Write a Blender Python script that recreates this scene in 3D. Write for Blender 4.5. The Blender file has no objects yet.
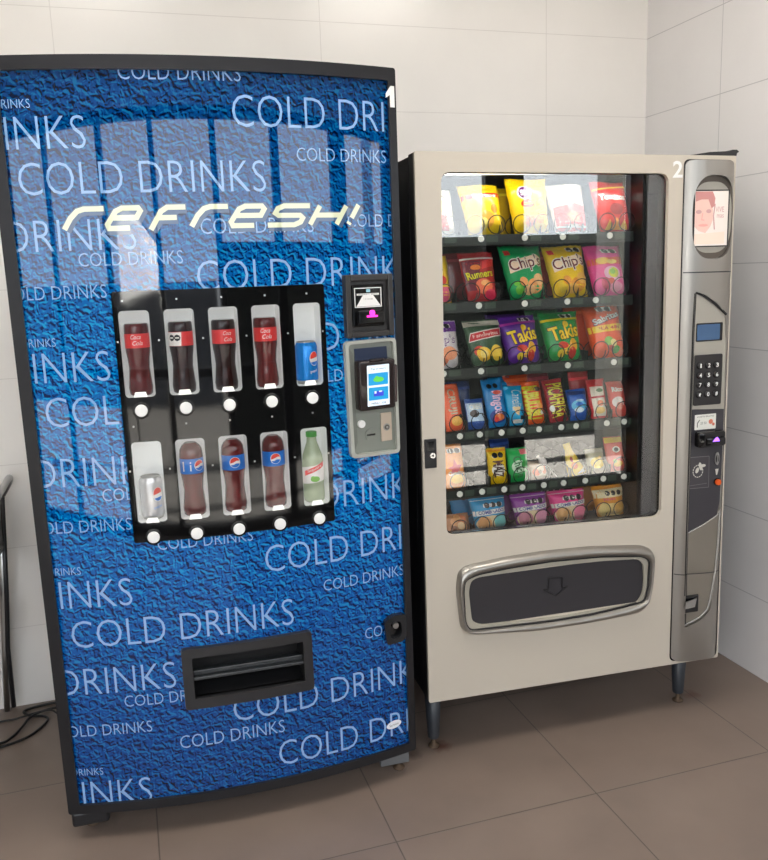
import bpy, bmesh, math, random
from mathutils import Vector, Matrix
random.seed(7)
C = bpy.context.scene.collection
PI = math.pi

# ------------------------------------------------------------------ materials
def lin(c):
    return tuple(((v/255)/12.92 if v/255 <= .04045 else ((v/255+.055)/1.055)**2.4) for v in c)

MATS = {}
def mat(name, rgb, rough=.5, metal=0., coat=0., emit=0., spec=.5, coat_rough=.03):
    if name in MATS: return MATS[name]
    m = bpy.data.materials.new(name); m.use_nodes = True
    b = m.node_tree.nodes['Principled BSDF']
    col = (*lin(rgb), 1)
    b.inputs['Base Color'].default_value = col
    b.inputs['Roughness'].default_value = rough
    b.inputs['Metallic'].default_value = metal
    b.inputs['Coat Weight'].default_value = coat
    b.inputs['Coat Roughness'].default_value = coat_rough
    b.inputs['Specular IOR Level'].default_value = spec
    if emit:
        b.inputs['Emission Color'].default_value = col
        b.inputs['Emission Strength'].default_value = emit
    # a touch of procedural unevenness in the gloss
    nt = m.node_tree
    tc = nt.nodes.new('ShaderNodeTexCoord'); nz = nt.nodes.new('ShaderNodeTexNoise')
    nz.inputs['Scale'].default_value = 35
    mr = nt.nodes.new('ShaderNodeMapRange')
    mr.inputs['To Min'].default_value = max(.02, rough*.96); mr.inputs['To Max'].default_value = min(1, rough*1.04)
    nt.links.new(tc.outputs['Object'], nz.inputs['Vector'])
    nt.links.new(nz.outputs['Fac'], mr.inputs['Value'])
    nt.links.new(mr.outputs['Result'], b.inputs['Roughness'])
    MATS[name] = m
    return m

def N(nt, t, **kw):
    n = nt.nodes.new(t)
    for k, v in kw.items(): setattr(n, k, v)
    return n

def tile_mat(name, axes, ox, oy, bw, bh, c1, c2, grout, mortar, rough, stains=None, bump=.0):
    m = bpy.data.materials.new(name); m.use_nodes = True; nt = m.node_tree
    b = nt.nodes['Principled BSDF']; L = nt.links.new
    tc = N(nt, 'ShaderNodeTexCoord'); sp = N(nt, 'ShaderNodeSeparateXYZ'); cb = N(nt, 'ShaderNodeCombineXYZ')
    L(tc.outputs['Object'], sp.inputs[0])
    for k, (ax, off) in enumerate(zip(axes, (ox, oy))):
        a = N(nt, 'ShaderNodeMath', operation='ADD'); a.inputs[1].default_value = off
        L(sp.outputs[ax], a.inputs[0]); L(a.outputs[0], cb.inputs[k])
    br = N(nt, 'ShaderNodeTexBrick'); br.offset = 0; br.squash = 1
    br.inputs['Scale'].default_value = 1; br.inputs['Brick Width'].default_value = bw
    br.inputs['Row Height'].default_value = bh; br.inputs['Mortar Size'].default_value = mortar
    br.inputs['Mortar Smooth'].default_value = .3
    br.inputs['Color1'].default_value = (*lin(c1), 1); br.inputs['Color2'].default_value = (*lin(c2), 1)
    br.inputs['Mortar'].default_value = (*lin(grout), 1)
    L(cb.outputs[0], br.inputs['Vector'])
    nz = N(nt, 'ShaderNodeTexNoise'); nz.inputs['Scale'].default_value = 3.5; nz.inputs['Detail'].default_value = 8
    L(cb.outputs[0], nz.inputs['Vector'])
    mr = N(nt, 'ShaderNodeMapRange'); mr.inputs['From Min'].default_value = .3; mr.inputs['From Max'].default_value = .7
    d = .10 if stains else .02
    mr.inputs['To Min'].default_value = 1-d; mr.inputs['To Max'].default_value = 1+d
    L(nz.outputs['Fac'], mr.inputs['Value'])
    mx = N(nt, 'ShaderNodeVectorMath', operation='SCALE')
    L(br.outputs['Color'], mx.inputs[0]); L(mr.outputs[0], mx.inputs['Scale'])
    out = mx.outputs[0]
    for (sx, sy, r, colr, amt) in (stains or []):
        ds = N(nt, 'ShaderNodeVectorMath', operation='DISTANCE'); ds.inputs[1].default_value = (sx, sy, 0)
        nz2 = N(nt, 'ShaderNodeTexNoise'); nz2.inputs['Scale'].default_value = 28; nz2.inputs['Detail'].default_value = 5
        L(tc.outputs['Object'], nz2.inputs['Vector']); L(tc.outputs['Object'], ds.inputs[0])
        ad = N(nt, 'ShaderNodeMath', operation='MULTIPLY_ADD'); ad.inputs[1].default_value = r*1.6; 
        L(nz2.outputs['Fac'], ad.inputs[0]); L(ds.outputs['Value'], ad.inputs[2])
        m2 = N(nt, 'ShaderNodeMapRange'); m2.inputs['From Min'].default_value = r*.9; m2.inputs['From Max'].default_value = r*1.7
        m2.inputs['To Min'].default_value = amt; m2.inputs['To Max'].default_value = 0
        L(ad.outputs[0], m2.inputs['Value'])
        mm = N(nt, 'ShaderNodeMix', data_type='RGBA')
        L(m2.outputs[0], mm.inputs['Factor']); L(out, mm.inputs[6]); mm.inputs[7].default_value = (*lin(colr), 1)
        out = mm.outputs[2]
    L(out, b.inputs['Base Color'])
    b.inputs['Roughness'].default_value = rough
    if bump:
        bp = N(nt, 'ShaderNodeBump'); bp.inputs['Strength'].default_value = bump; bp.inputs['Distance'].default_value = .002
        iv = N(nt, 'ShaderNodeMath', operation='SUBTRACT'); iv.inputs[0].default_value = 1
        L(br.outputs['Fac'], iv.inputs[1]); L(iv.outputs[0], bp.inputs['Height']); L(bp.outputs[0], b.inputs['Normal'])
    return m

def droplet_mat():
    """printed water droplets on blue, under clear gloss"""
    m = bpy.data.materials.new('droplet_print'); m.use_nodes = True; nt = m.node_tree
    b = nt.nodes['Principled BSDF']; L = nt.links.new
    tc = N(nt, 'ShaderNodeTexCoord'); mp = N(nt, 'ShaderNodeMapping'); mp.inputs['Scale'].default_value = (1, .05, 1)
    L(tc.outputs['Object'], mp.inputs[0])
    nz = N(nt, 'ShaderNodeTexNoise'); nz.inputs['Scale'].default_value = 62; nz.inputs['Detail'].default_value = 1.5
    nz.inputs['Distortion'].default_value = .9
    L(mp.outputs[0], nz.inputs['Vector'])
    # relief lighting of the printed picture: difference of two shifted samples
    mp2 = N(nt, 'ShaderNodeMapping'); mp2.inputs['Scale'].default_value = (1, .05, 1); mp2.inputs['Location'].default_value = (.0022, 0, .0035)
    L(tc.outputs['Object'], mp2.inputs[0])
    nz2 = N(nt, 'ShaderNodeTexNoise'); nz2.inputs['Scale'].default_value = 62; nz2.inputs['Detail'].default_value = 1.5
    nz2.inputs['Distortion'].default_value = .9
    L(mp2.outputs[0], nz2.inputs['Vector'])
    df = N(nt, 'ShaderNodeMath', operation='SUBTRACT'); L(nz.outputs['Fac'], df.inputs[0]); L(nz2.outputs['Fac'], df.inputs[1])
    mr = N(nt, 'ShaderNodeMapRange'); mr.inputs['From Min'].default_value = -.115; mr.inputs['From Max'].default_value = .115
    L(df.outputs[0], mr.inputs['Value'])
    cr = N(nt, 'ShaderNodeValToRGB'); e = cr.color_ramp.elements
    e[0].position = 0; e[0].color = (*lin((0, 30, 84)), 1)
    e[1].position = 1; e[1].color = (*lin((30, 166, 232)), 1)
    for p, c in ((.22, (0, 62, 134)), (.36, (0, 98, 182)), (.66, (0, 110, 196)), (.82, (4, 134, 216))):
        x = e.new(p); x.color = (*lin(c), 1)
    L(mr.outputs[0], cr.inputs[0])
    # tint over the height: navy (top), cyan blue (middle), royal blue (bottom)
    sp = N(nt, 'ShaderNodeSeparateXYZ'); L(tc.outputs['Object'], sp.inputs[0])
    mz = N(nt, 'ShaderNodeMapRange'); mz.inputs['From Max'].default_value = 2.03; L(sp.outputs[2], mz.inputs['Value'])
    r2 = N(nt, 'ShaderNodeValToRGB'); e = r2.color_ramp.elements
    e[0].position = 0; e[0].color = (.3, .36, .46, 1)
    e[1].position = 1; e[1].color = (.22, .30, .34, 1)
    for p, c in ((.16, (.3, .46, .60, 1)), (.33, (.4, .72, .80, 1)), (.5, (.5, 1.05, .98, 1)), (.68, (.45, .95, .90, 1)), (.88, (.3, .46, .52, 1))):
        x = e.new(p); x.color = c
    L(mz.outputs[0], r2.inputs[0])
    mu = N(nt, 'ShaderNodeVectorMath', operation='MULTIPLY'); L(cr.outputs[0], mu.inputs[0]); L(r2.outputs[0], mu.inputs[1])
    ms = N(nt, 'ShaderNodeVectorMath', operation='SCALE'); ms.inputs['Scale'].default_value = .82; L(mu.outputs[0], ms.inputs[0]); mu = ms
    L(mu.outputs[0], b.inputs['Base Color'])
    b.inputs['Roughness'].default_value = .45
    b.inputs['Specular IOR Level'].default_value = .0
    b.inputs['Coat Weight'].default_value = 1; b.inputs['Coat Roughness'].default_value = .015
    return m

def glass_mat(name, tint, ior, rough=0.0):
    m = bpy.data.materials.new(name); m.use_nodes = True; nt = m.node_tree; L = nt.links.new
    for n in list(nt.nodes):
        if n.type != 'OUTPUT_MATERIAL': nt.nodes.remove(n)
    o = [n for n in nt.nodes][0]
    t = N(nt, 'ShaderNodeBsdfTransparent'); t.inputs[0].default_value = (*tint, 1)
    g = N(nt, 'ShaderNodeBsdfGlossy'); g.inputs['Roughness'].default_value = rough
    f = N(nt, 'ShaderNodeFresnel')
    ge = N(nt, 'ShaderNodeNewGeometry'); io = N(nt, 'ShaderNodeMapRange')   # same reflectance on both faces of a thin sheet
    io.inputs['To Min'].default_value = ior; io.inputs['To Max'].default_value = 1/ior
    L(ge.outputs['Backfacing'], io.inputs['Value']); L(io.outputs[0], f.inputs[0])
    x = N(nt, 'ShaderNodeMixShader')
    L(f.outputs[0], x.inputs[0]); L(t.outputs[0], x.inputs[1]); L(g.outputs[0], x.inputs[2]); L(x.outputs[0], o.inputs[0])
    return m

# ------------------------------------------------------------------ object helpers
def obj(name, bm, mats, parent=None, smooth=False, recalc=True):
    me = bpy.data.meshes.new(name)
    if recalc: bmesh.ops.recalc_face_normals(bm, faces=bm.faces[:])
    bm.to_mesh(me); bm.free()
    if not isinstance(mats, (list, tuple)): mats = [mats]
    for m in mats: me.materials.append(m)
    if smooth:
        for p in me.polygons: p.use_smooth = True
        try: me.set_sharp_from_angle(angle=math.radians(38))
        except Exception: pass
    o = bpy.data.objects.new(name, me); C.objects.link(o)
    if parent is not None: o.parent = parent
    return o

def tag(o, label, cat, group=None):
    o['label'] = label; o['category'] = cat
    if group: o['group'] = group
    return o
def thing(name, label, cat, loc=(0, 0, 0), rot=(0, 0, 0), group=None):
    o = bpy.data.objects.new(name, None); C.objects.link(o)
    o.empty_display_size = .05
    o.location = loc; o.rotation_euler = rot
    return tag(o, label, cat, group)
def struct(name, bm, m):
    o = obj(name, bm, m); o['kind'] = 'structure'; return o

def box(bm, x0, x1, y0, y1, z0, z1, mi=0, bevel=0, seg=2):
    r = bmesh.ops.create_cube(bm, size=1)
    vs = r['verts']
    for v in vs:
        v.co = Vector(((x0+x1)/2+v.co.x*(x1-x0), (y0+y1)/2+v.co.y*(y1-y0), (z0+z1)/2+v.co.z*(z1-z0)))
    fs = list({f for v in vs for f in v.link_faces})
    for f in fs: f.material_index = mi
    if bevel:
        es = list({e for v in vs for e in v.link_edges})
        r = bmesh.ops.bevel(bm, geom=es, offset=bevel, segments=seg, affect='EDGES', profile=.5)
        for f in r['faces']: f.material_index = mi
    return bm
def B(*a, **k): return box(bmesh.new(), *a, **k)

def tube(bm, pts, r, n=10, mi=0, caps=True, radii=None):
    pts = [Vector(p) for p in pts]; rings = []
    up = None
    for i, p in enumerate(pts):
        t = (pts[min(i+1, len(pts)-1)]-pts[max(i-1, 0)]).normalized()
        if up is None:
            up = t.orthogonal().normalized()
        up = (up - t*up.dot(t)).normalized(); s = t.cross(up)
        rr = radii[i] if radii else r
        rings.append([bm.verts.new(p+up*math.cos(2*PI*k/n)*rr+s*math.sin(2*PI*k/n)*rr) for k in range(n)])
    for a, b_ in zip(rings, rings[1:]):
        for k in range(n):
            f = bm.faces.new((a[k], a[(k+1) % n], b_[(k+1) % n], b_[k])); f.material_index = mi; f.smooth = True
    if caps:
        for rg in (rings[0], rings[-1]):
            f = bm.faces.new(rg); f.material_index = mi
    return bm

def disc(bm, cx, cz, r, y0, y1, n=24, mi=0):
    a = [bm.verts.new((cx+r*math.cos(2*PI*k/n), y0, cz+r*math.sin(2*PI*k/n))) for k in range(n)]
    b_ = [bm.verts.new((cx+r*math.cos(2*PI*k/n), y1, cz+r*math.sin(2*PI*k/n))) for k in range(n)]
    for k in range(n):
        f = bm.faces.new((a[k], a[(k+1) % n], b_[(k+1) % n], b_[k])); f.material_index = mi
    for q in (a, b_):
        f = bm.faces.new(q); f.material_index = mi

def smooth_path(pts, n=8, closed=False):
    pts = [Vector(p) for p in pts]; out = []
    P_ = [pts[0]*2-pts[1]]+pts+[pts[-1]*2-pts[-2]]
    for i in range(1, len(P_)-2):
        a, b_, c, d = P_[i-1:i+3]
        for k in range(n):
            t = k/n
            out.append(.5*((2*b_)+(-a+c)*t+(2*a-5*b_+4*c-d)*t*t+(-a+3*b_-3*c+d)*t**3))
    out.append(pts[-1]); return out

def lathe(bm, prof, n=28, cx=0, cy=0, mi=0, mis=None):
    rings = []
    for r, z in prof:
        rings.append([bm.verts.new((cx+r*math.cos(2*PI*k/n), cy+r*math.sin(2*PI*k/n), z)) for k in range(n)])
    for i, (a, b_) in enumerate(zip(rings, rings[1:])):
        for k in range(n):
            f = bm.faces.new((a[k], a[(k+1) % n], b_[(k+1) % n], b_[k])); f.smooth = True
            f.material_index = mis[i] if mis else mi
    f = bm.faces.new(rings[0][::-1]); f.material_index = mis[0] if mis else mi
    f = bm.faces.new(rings[-1]); f.material_index = mis[-1] if mis else mi
    return bm

# ---- flat shapes in (x,z): a shape is (verts2d, faces)
def rrect(x0, x1, z0, z1, r, n=6):
    out = []
    for cx, cz, a0 in ((x1-r, z1-r, 0), (x0+r, z1-r, 90), (x0+r, z0+r, 180), (x1-r, z0+r, 270)):
        for k in range(n+1):
            a = math.radians(a0+90*k/n); out.append((cx+r*math.cos(a), cz+r*math.sin(a)))
    return out
def ell(cx, cz, rx, rz, n=32, e=2., rot=0):
    out = []
    for k in range(n):
        a = 2*PI*k/n; c, s = math.cos(a), math.sin(a)
        x = rx*math.copysign(abs(c)**(2/e), c); z = rz*math.copysign(abs(s)**(2/e), s)
        out.append((cx+x*math.cos(rot)-z*math.sin(rot), cz+x*math.sin(rot)+z*math.cos(rot)))
    return out
def round_poly(pts, r, n=4):
    out = []; m = len(pts)
    for i in range(m):
        p = Vector(pts[i]); a = Vector(pts[i-1]); b_ = Vector(pts[(i+1) % m])
        da, db = (a-p), (b_-p); ra = min(r, da.length*.45, db.length*.45)
        s, e = p+da.normalized()*ra, p+db.normalized()*ra
        for k in range(n+1):
            t = k/n; q = s*(1-t)**2+p*2*t*(1-t)+e*t*t; out.append((q.x, q.y))
    return out
def fill(loops):
    """polygon with holes -> (verts, tris)"""
    bm = bmesh.new(); es = []
    for lp in loops:
        vs = [bm.verts.new((x, 0, z)) for x, z in lp]
        for a, b_ in zip(vs, vs[1:]+vs[:1]): es.append(bm.edges.new((a, b_)))
    bmesh.ops.triangle_fill(bm, use_beauty=True, use_dissolve=False, edges=es, normal=(0, -1, 0))
    bm.verts.index_update()
    out = ([(v.co.x, v.co.z) for v in bm.verts], [[v.index for v in f.verts] for f in bm.faces]); bm.free(); return out
def ribbon(pts, w, closed=False):
    """mitred band along a polyline"""
    P_ = [Vector(p) for p in pts]; n = len(P_); V_ = []; F_ = []
    for i, p in enumerate(P_):
        a = P_[(i-1) % n] if (closed or i > 0) else None; b_ = P_[(i+1) % n] if (closed or i < n-1) else None
        d1 = (p-a).normalized() if a is not None else (b_-p).normalized()
        d2 = (b_-p).normalized() if b_ is not None else d1
        n1 = Vector((-d1.y, d1.x)); n2 = Vector((-d2.y, d2.x)); m = (n1+n2)
        if m.length < 1e-6: m = n1.copy()
        m.normalize(); k = w/2/max(.35, m.dot(n1))
        V_ += [tuple(p+m*k), tuple(p-m*k)]
    for i in range(n if closed else n-1):
        j = (i+1) % n; F_.append([2*i, 2*i+1, 2*j+1, 2*j])
    return V_, F_

GL = {}
def text2d(s, offset=0.0, bold=False):
    """lettering -> shape normalised: starts at x=0, baseline 0, width 1 ; also returns height of caps relative to width"""
    key = (s, offset)
    if key not in GL:
        cu = bpy.data.curves.new('txt', 'FONT'); cu.body = s; cu.size = 1; cu.offset = offset; cu.resolution_u = 3
        o = bpy.data.objects.new('txt', cu); C.objects.link(o)
        me = o.to_mesh(); vs = [(v.co.x, v.co.y) for v in me.vertices]; fs = [list(p.vertices) for p in me.polygons]
        o.to_mesh_clear(); bpy.data.objects.remove(o); bpy.data.curves.remove(cu)
        x0 = min(v[0] for v in vs); x1 = max(v[0] for v in vs)
        z0 = min(v[1] for v in vs); z1 = max(v[1] for v in vs)
        GL[key] = ([((x-x0)/(x1-x0), (z-z0)/(z1-z0)) for x, z in vs], fs)
    return GL[key]
def put_text(s, x, z, w, h, anchor='L', offset=0., rot=0., shear=0.):
    """x,z = baseline start (L), end (R) or centre of the box (C)"""
    vs, fs = text2d(s, offset); c, sn = math.cos(rot), math.sin(rot); out = []
    for a, b_ in vs:
        px, pz = a*w+shear*b_*h, b_*h
        if anchor == 'R': px -= w
        if anchor == 'C': px -= w/2; pz -= h/2
        out.append((x+px*c-pz*sn, z+px*sn+pz*c))
    return out, fs

def decal(name, items, mats, parent, mapf, stepx=None, stepz=None, clip=None, thick=0., smooth=False, cut=()):
    """items: (shape, material index, offset). mapf(x, z, off)->local xyz ; the flat shapes are cut finely and laid on a surface"""
    bm = bmesh.new(); lay = bm.verts.layers.float.new('off')
    for (vs, fs), mi, off in items:
        used = {i for f in fs for i in f}
        V_ = {i: bm.verts.new((vs[i][0], 0, vs[i][1])) for i in sorted(used)}
        for v in V_.values(): v[lay] = off
        for f in fs:
            try: ff = bm.faces.new([V_[i] for i in f]); ff.material_index = mi
            except ValueError: pass
    def geom(): return bm.verts[:]+bm.edges[:]+bm.faces[:]
    if clip:
        x0, x1, z0, z1 = clip
        for co, no in (((x0, 0, 0), (-1, 0, 0)), ((x1, 0, 0), (1, 0, 0)), ((0, 0, z0), (0, 0, -1)), ((0, 0, z1), (0, 0, 1))):
            bmesh.ops.bisect_plane(bm, geom=geom(), plane_co=co, plane_no=no, clear_outer=True)
    for x0, x1, z0, z1 in cut:
        for co, no in (((x0, 0, 0), (1, 0, 0)), ((x1, 0, 0), (1, 0, 0)), ((0, 0, z0), (0, 0, 1)), ((0, 0, z1), (0, 0, 1))):
            bmesh.ops.bisect_plane(bm, geom=geom(), plane_co=co, plane_no=no)
        dead = [f for f in bm.faces if x0 < f.calc_center_median().x < x1 and z0 < f.calc_center_median().z < z1]
        bmesh.ops.delete(bm, geom=dead, context='FACES')
    if not bm.faces: bm.free(); return None
    for ax, st in ((0, stepx), (2, stepz)):
        if not st or not bm.verts: continue
        lo = min(v.co[ax] for v in bm.verts); hi = max(v.co[ax] for v in bm.verts)
        k = math.ceil(lo/st+1e-6)
        while k*st < hi-1e-6:
            co = [0, 0, 0]; no = [0, 0, 0]; co[ax] = k*st; no[ax] = 1
            bmesh.ops.bisect_plane(bm, geom=geom(), dist=1e-6, plane_co=co, plane_no=no); k += 1
    if thick:
        r = bmesh.ops.extrude_face_region(bm, geom=bm.faces[:])
        nv = [g for g in r['geom'] if isinstance(g, bmesh.types.BMVert)]
        for v in nv: v[lay] -= thick
    for v in bm.verts:
        x, y, z = mapf(v.co.x, v.co.z, v[lay]); v.co = (x, y, z)
    if not thick:
        # all faces look towards -y
        bm.normal_update()
        for f in bm.faces:
            if f.normal.y > 0: f.normal_flip()
    return obj(name, bm, mats, parent, smooth=smooth, recalc=bool(thick))

# ------------------------------------------------------------------ shared materials
M_black = mat('black_paint', (30, 30, 33), .35)
M_black_gloss = mat('black_gloss', (12, 12, 14), .08)
M_black_matt = mat('black_matt', (22, 22, 24), .6)
M_char = mat('charcoal_liner', (46, 46, 48), .55)
M_frame = mat('dark_frame_metal', (38, 38, 41), .3, metal=.35)
M_beige = mat('beige_enamel', (196, 187, 173), .38)
M_silver = mat('silver_plastic', (158, 154, 148), .33, metal=.85)
M_silver2 = mat('silver_fascia', (170, 166, 156), .35, metal=.3)
M_warm = mat('warm_grey_fascia', (132, 125, 115), .35, metal=.4)
M_chrome = mat('chrome', (200, 200, 200), .15, metal=1)
M_steel = mat('brushed_steel', (170, 170, 168), .3, metal=1)
M_white = mat('white_plastic', (238, 238, 236), .4)
M_grey = mat('grey_green_plastic', (128, 132, 124), .45)
M_greyl = mat('grey_green_edge', (168, 170, 162), .4)
M_violet = mat('violet_led', (150, 90, 255), .4, emit=2.5)
M_pink = mat('pink_led', (255, 50, 190), .4, emit=1.6)
M_orange = mat('orange_button', (232, 92, 20), .35)
M_legs = mat('leg_paint', (52, 56, 62), .4)
M_rust = mat('rusty_bolt', (96, 78, 62), .6, metal=.4)
M_cable = mat('cable_rubber', (18, 18, 20), .45)
M_glass = glass_mat('cabinet_glass', (.97, .98, .97), 1.92)
M_glass1 = glass_mat('clear_acrylic', (.98, .98, .98), 1.35)

# ------------------------------------------------------------------ the room
FY = -3.7        # glazed front behind the photographer
XL, XR2 = -6.2, 3.0
M_wallb = tile_mat('wall_tiles_back', (0, 2), 2.254, 0, .9, .3, (243, 239, 234), (243, 239, 234), (226, 221, 216), .0016, .22, bump=.25)
M_wallr = tile_mat('wall_tiles_side', (1, 2), 0.45, 0, .9, .3, (240, 237, 236), (240, 237, 236), (204, 201, 202), .0018, .22, bump=.25)
M_floor = tile_mat('floor_tiles', (0, 1), 1.536, 1.18, .613, .613, (128, 112, 102), (125, 110, 100), (90, 79, 72), .0022, .36, bump=.4,
    stains=[(-1.255, -.79, .045, (92, 48, 34), .8), (-.30, -.80, .04, (104, 60, 44), .6), (-1.37, -.80, .05, (60, 44, 38), .7), (-2.30, -.80, .06, (66, 56, 50), .4)])
M_plaster = mat('white_plaster', (232, 230, 226), .8)
M_ground = tile_mat('concrete_paving', (0, 1), 0, 0, 1.5, 1.5, (96, 94, 90), (92, 90, 87), (60, 60, 58), .01, .8)

struct('floor', B(XL, XR2, FY-.15, .12, -.1, 0), M_floor)
struct('ceiling', B(XL, XR2, FY-.15, .12, 3.0, 3.1), M_plaster)
struct('wall_back', B(XL-.12, .12, 0, .12, 0, 3.0), M_wallb)
struct('wall_right', B(0, .12, -1.85, 0, 0, 3.0), M_wallr)
struct('wall_return', B(.12, XR2, -1.85, -1.73, 0, 3.0), M_plaster)
struct('wall_far_right', B(XR2, XR2+.12, FY, -1.73, 0, 3.0), M_plaster)
struct('wall_left', B(XL-.12, XL, FY, 0, 0, 3.0), M_wallr)
# front wall: header, posts
bm = bmesh.new()
box(bm, XL, XR2, FY-.15, FY, 2.46, 3.0)
box(bm, XL, -4.6, FY-.15, FY, 0, 2.46)
box(bm, 1.55, XR2, FY-.15, FY, 0, 2.46)
struct('wall_front', bm, M_plaster)
M_mull = mat('window_frame_paint', (40, 42, 45), .4)
posts = [-4.6, -3.93, -3.15, -2.48, -1.71, -.90, .08, .95]
wid = [.06, .05, .07, .06, .08, .11, .26, .04]
for k in range(len(posts)-1):
    bm = bmesh.new(); a, b_ = posts[k]+wid[k]/2, posts[k+1]-wid[k+1]/2
    box(bm, posts[k]-wid[k]/2, a, FY-.10, FY-.03, 0, 2.46)
    box(bm, a, b_, FY-.10, FY-.03, 2.40, 2.46); box(bm, a, b_, FY-.10, FY-.03, 0, .06)
    if k < 5: box(bm, a, b_, FY-.10, FY-.03, .95, 1.01)
    f = struct('window_%d' % (k+1), bm, M_mull)
    g = obj('window_pane', B(a, b_, FY-.068, FY-.062, .06, 2.40), M_glass1, f)
bm = bmesh.new(); box(bm, .97, 1.10, FY-.10, FY-.03, 0, 2.46); box(bm, 1.50, 1.55, FY-.10, FY-.03, 0, 2.46); box(bm, 1.10, 1.5, FY-.1, FY-.03, 0, 1.0)
struct('door_1', bm, M_mull)
# outdoors
struct('ground', B(-16, 14, -30, FY-.15, -.12, -.02), M_ground)
struct('wall_outside', B(-1.6, 14, -5.9, -5.6, -.02, 1.8), mat('dark_green_fence', (32, 38, 34), .7))
struct('wall_outside_far', B(-16, -1.6, -9.4, -9.1, -.02, 1.5), mat('grey_render', (92, 96, 104), .8))
struct('wall_pillar_added', B(1.25, 1.41, -4.75, -4.6, -.02, 4.2), mat('added_pillar_grey', (176, 174, 168), .8))  # unseen pillar added to give a grey upright strip in the glass reflection
# white sheet added outdoors to give the bright reflection on the drinks machine
t = thing('reflection_sheet', 'white sloping canvas sheet on two posts, added outdoors for its bright reflection', 'reflection sheet', (-2.95, -5.2, -.02))
bm = bmesh.new(); vs = [bm.verts.new(p) for p in ((-.47, .25, 1.37), (.20, .25, 1.46), (.10, -.55, 1.82), (-.38, -.55, 2.12), (-.68, -.55, 2.07))]; bm.faces.new(vs)
r = bmesh.ops.extrude_face_region(bm, geom=bm.faces[:]); bmesh.ops.translate(bm, verts=[v for v in r['geom'] if isinstance(v, bmesh.types.BMVert)], vec=(0, 0, .02))
obj('canvas', bm, M_white, t)
for sx in (-.60, .08):
    bm = bmesh.new(); tube(bm, [(sx, -.53, 0), (sx, -.53, 1.84)], .02, 8); obj('post', bm, M_steel, t)

# ------------------------------------------------------------------ MACHINE 1 : cold drinks
W1 = .998
BOWD = .065
def bow(u):
    s = (u-W1/2)/(W1/2); return BOWD*(1-s*s)
def m1map(x, z, off): return (x, -(bow(x)+off), z)
m1 = thing('drinks_vending_machine', 'tall blue cold drinks vending machine with bowed glossy front and black frame', 'vending machine',
           (-2.3772, -.8621, 0), (0, 0, -.0344))
PX0, PX1, PZ0, PZ1 = .031, .976, .109, 2.003
bm = bmesh.new(); box(bm, .008, W1-.008, .125, .78, .085, 2.028, bevel=.006); obj('cabinet', bm, M_black, m1)
DX0, DX1, DZ0, DZ1 = .240, .773, .8435, 1.488        # black display
QX0, QX1, QZ0, QZ1 = .333, .687, .366, .540          # delivery port
decal('door_frame', [(fill([rrect(0, W1, .083, 2.035, .006, 2), rrect(PX0, PX1, PZ0, PZ1, .004, 2)]), 0, .010)], M_frame, m1, m1map, stepx=.04, thick=.14)
front = decal('graphic_panel', [(fill([[(PX0, PZ0), (PX1, PZ0), (PX1, PZ1), (PX0, PZ1)],
      [(DX0+.006, DZ0+.006), (DX1-.006, DZ0+.006), (DX1-.006, DZ1-.006), (DX0+.006, DZ1-.006)],
      [(QX0+.012, QZ0+.012), (QX1-.012, QZ0+.012), (QX1-.012, QZ1-.012), (QX0+.012, QZ1-.012)]]), 0, 0)],
      droplet_mat(), m1, m1map, stepx=.02, thick=.006, smooth=True)
# lettering
M_let = mat('lettering_print', (134, 172, 218), .45, coat=1, coat_rough=.015, spec=.2)
S = 'COLD DRINKS'; BR = (.400, .0755); BG, MD, ME, SM = (.583, .0755), (.2465, .0325), (.287, .038), (.157, .0205)
items = []
for an, u, z, (w, h) in [('L', .3024, 1.9825, ME), ('R', .0981, 1.9215, SM), ('R', .2163, 1.831, BG), ('L', .0532, 1.726, BG), ('L', .5631, 1.880, BR),
      ('L', .7192, 1.798, MD), ('R', .312, 1.593, BG), ('L', .1721, 1.5525, MD), ('L', .8485, 1.634, MD), ('L', .467, 1.622, ME), ('L', .4495, 1.4855, BG),
      ('R', .2304, 1.476, MD), ('R', .0985, 1.3615, SM), ('R', .2212, 1.274, BG), ('L', .0561, 1.162, BG), ('R', .3146, 1.006, BG), ('L', .1727, .961, MD),
      ('R', .2372, .8815, MD), ('L', .571, 1.317, BG), ('L', .714, 1.230, MD), ('L', .456, .882, BG), ('L', .2978, .820, MD), ('L', .5732, .728, BR),
      ('L', .7319, .645, MD), ('R', .0995, .7686, SM), ('R', .222, .679, BG), ('L', .0589, .568, BG), ('R', .3146, .434, BG), ('L', .1759, .388, MD),
      ('R', .241, .310, MD), ('L', .3106, .249, ME), ('R', .102, .1945, SM), ('R', .2239, .1035, BG), ('L', .4596, .309, BG), ('L', .5773, .150, BR), ('L', .8485, .4756, MD)]:
    items.append((put_text('COLD DRI' if w == .400 else S, u, z-(.0045 if h > .05 else .0015), w, h, an, offset=-.014 if h > .05 else -.010), 0, .0005))
def words(it):
    (vs, fs), mi, off = it
    iv = sorted((min(vs[i][0] for i in f), max(vs[i][0] for i in f)) for f in fs); g, cut, hi = 0, None, iv[0][1]
    for a, b_ in iv:
        if a-hi > g: g, cut = a-hi, (a+hi)/2
        hi = max(hi, b_)
    return [((vs, [f for f in fs if (vs[f[0]][0] < cut) == k]), mi, off) for k in (True, False)]
for it in [w_ for q_ in items for w_ in words(q_)]:
    decal('cold_drinks_lettering', [it], M_let, front, m1map, stepx=.03, clip=(PX0, PX1, PZ0, PZ1), cut=((DX0, DX1, DZ0, DZ1), (QX0, QX1, QZ0, QZ1)))
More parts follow.
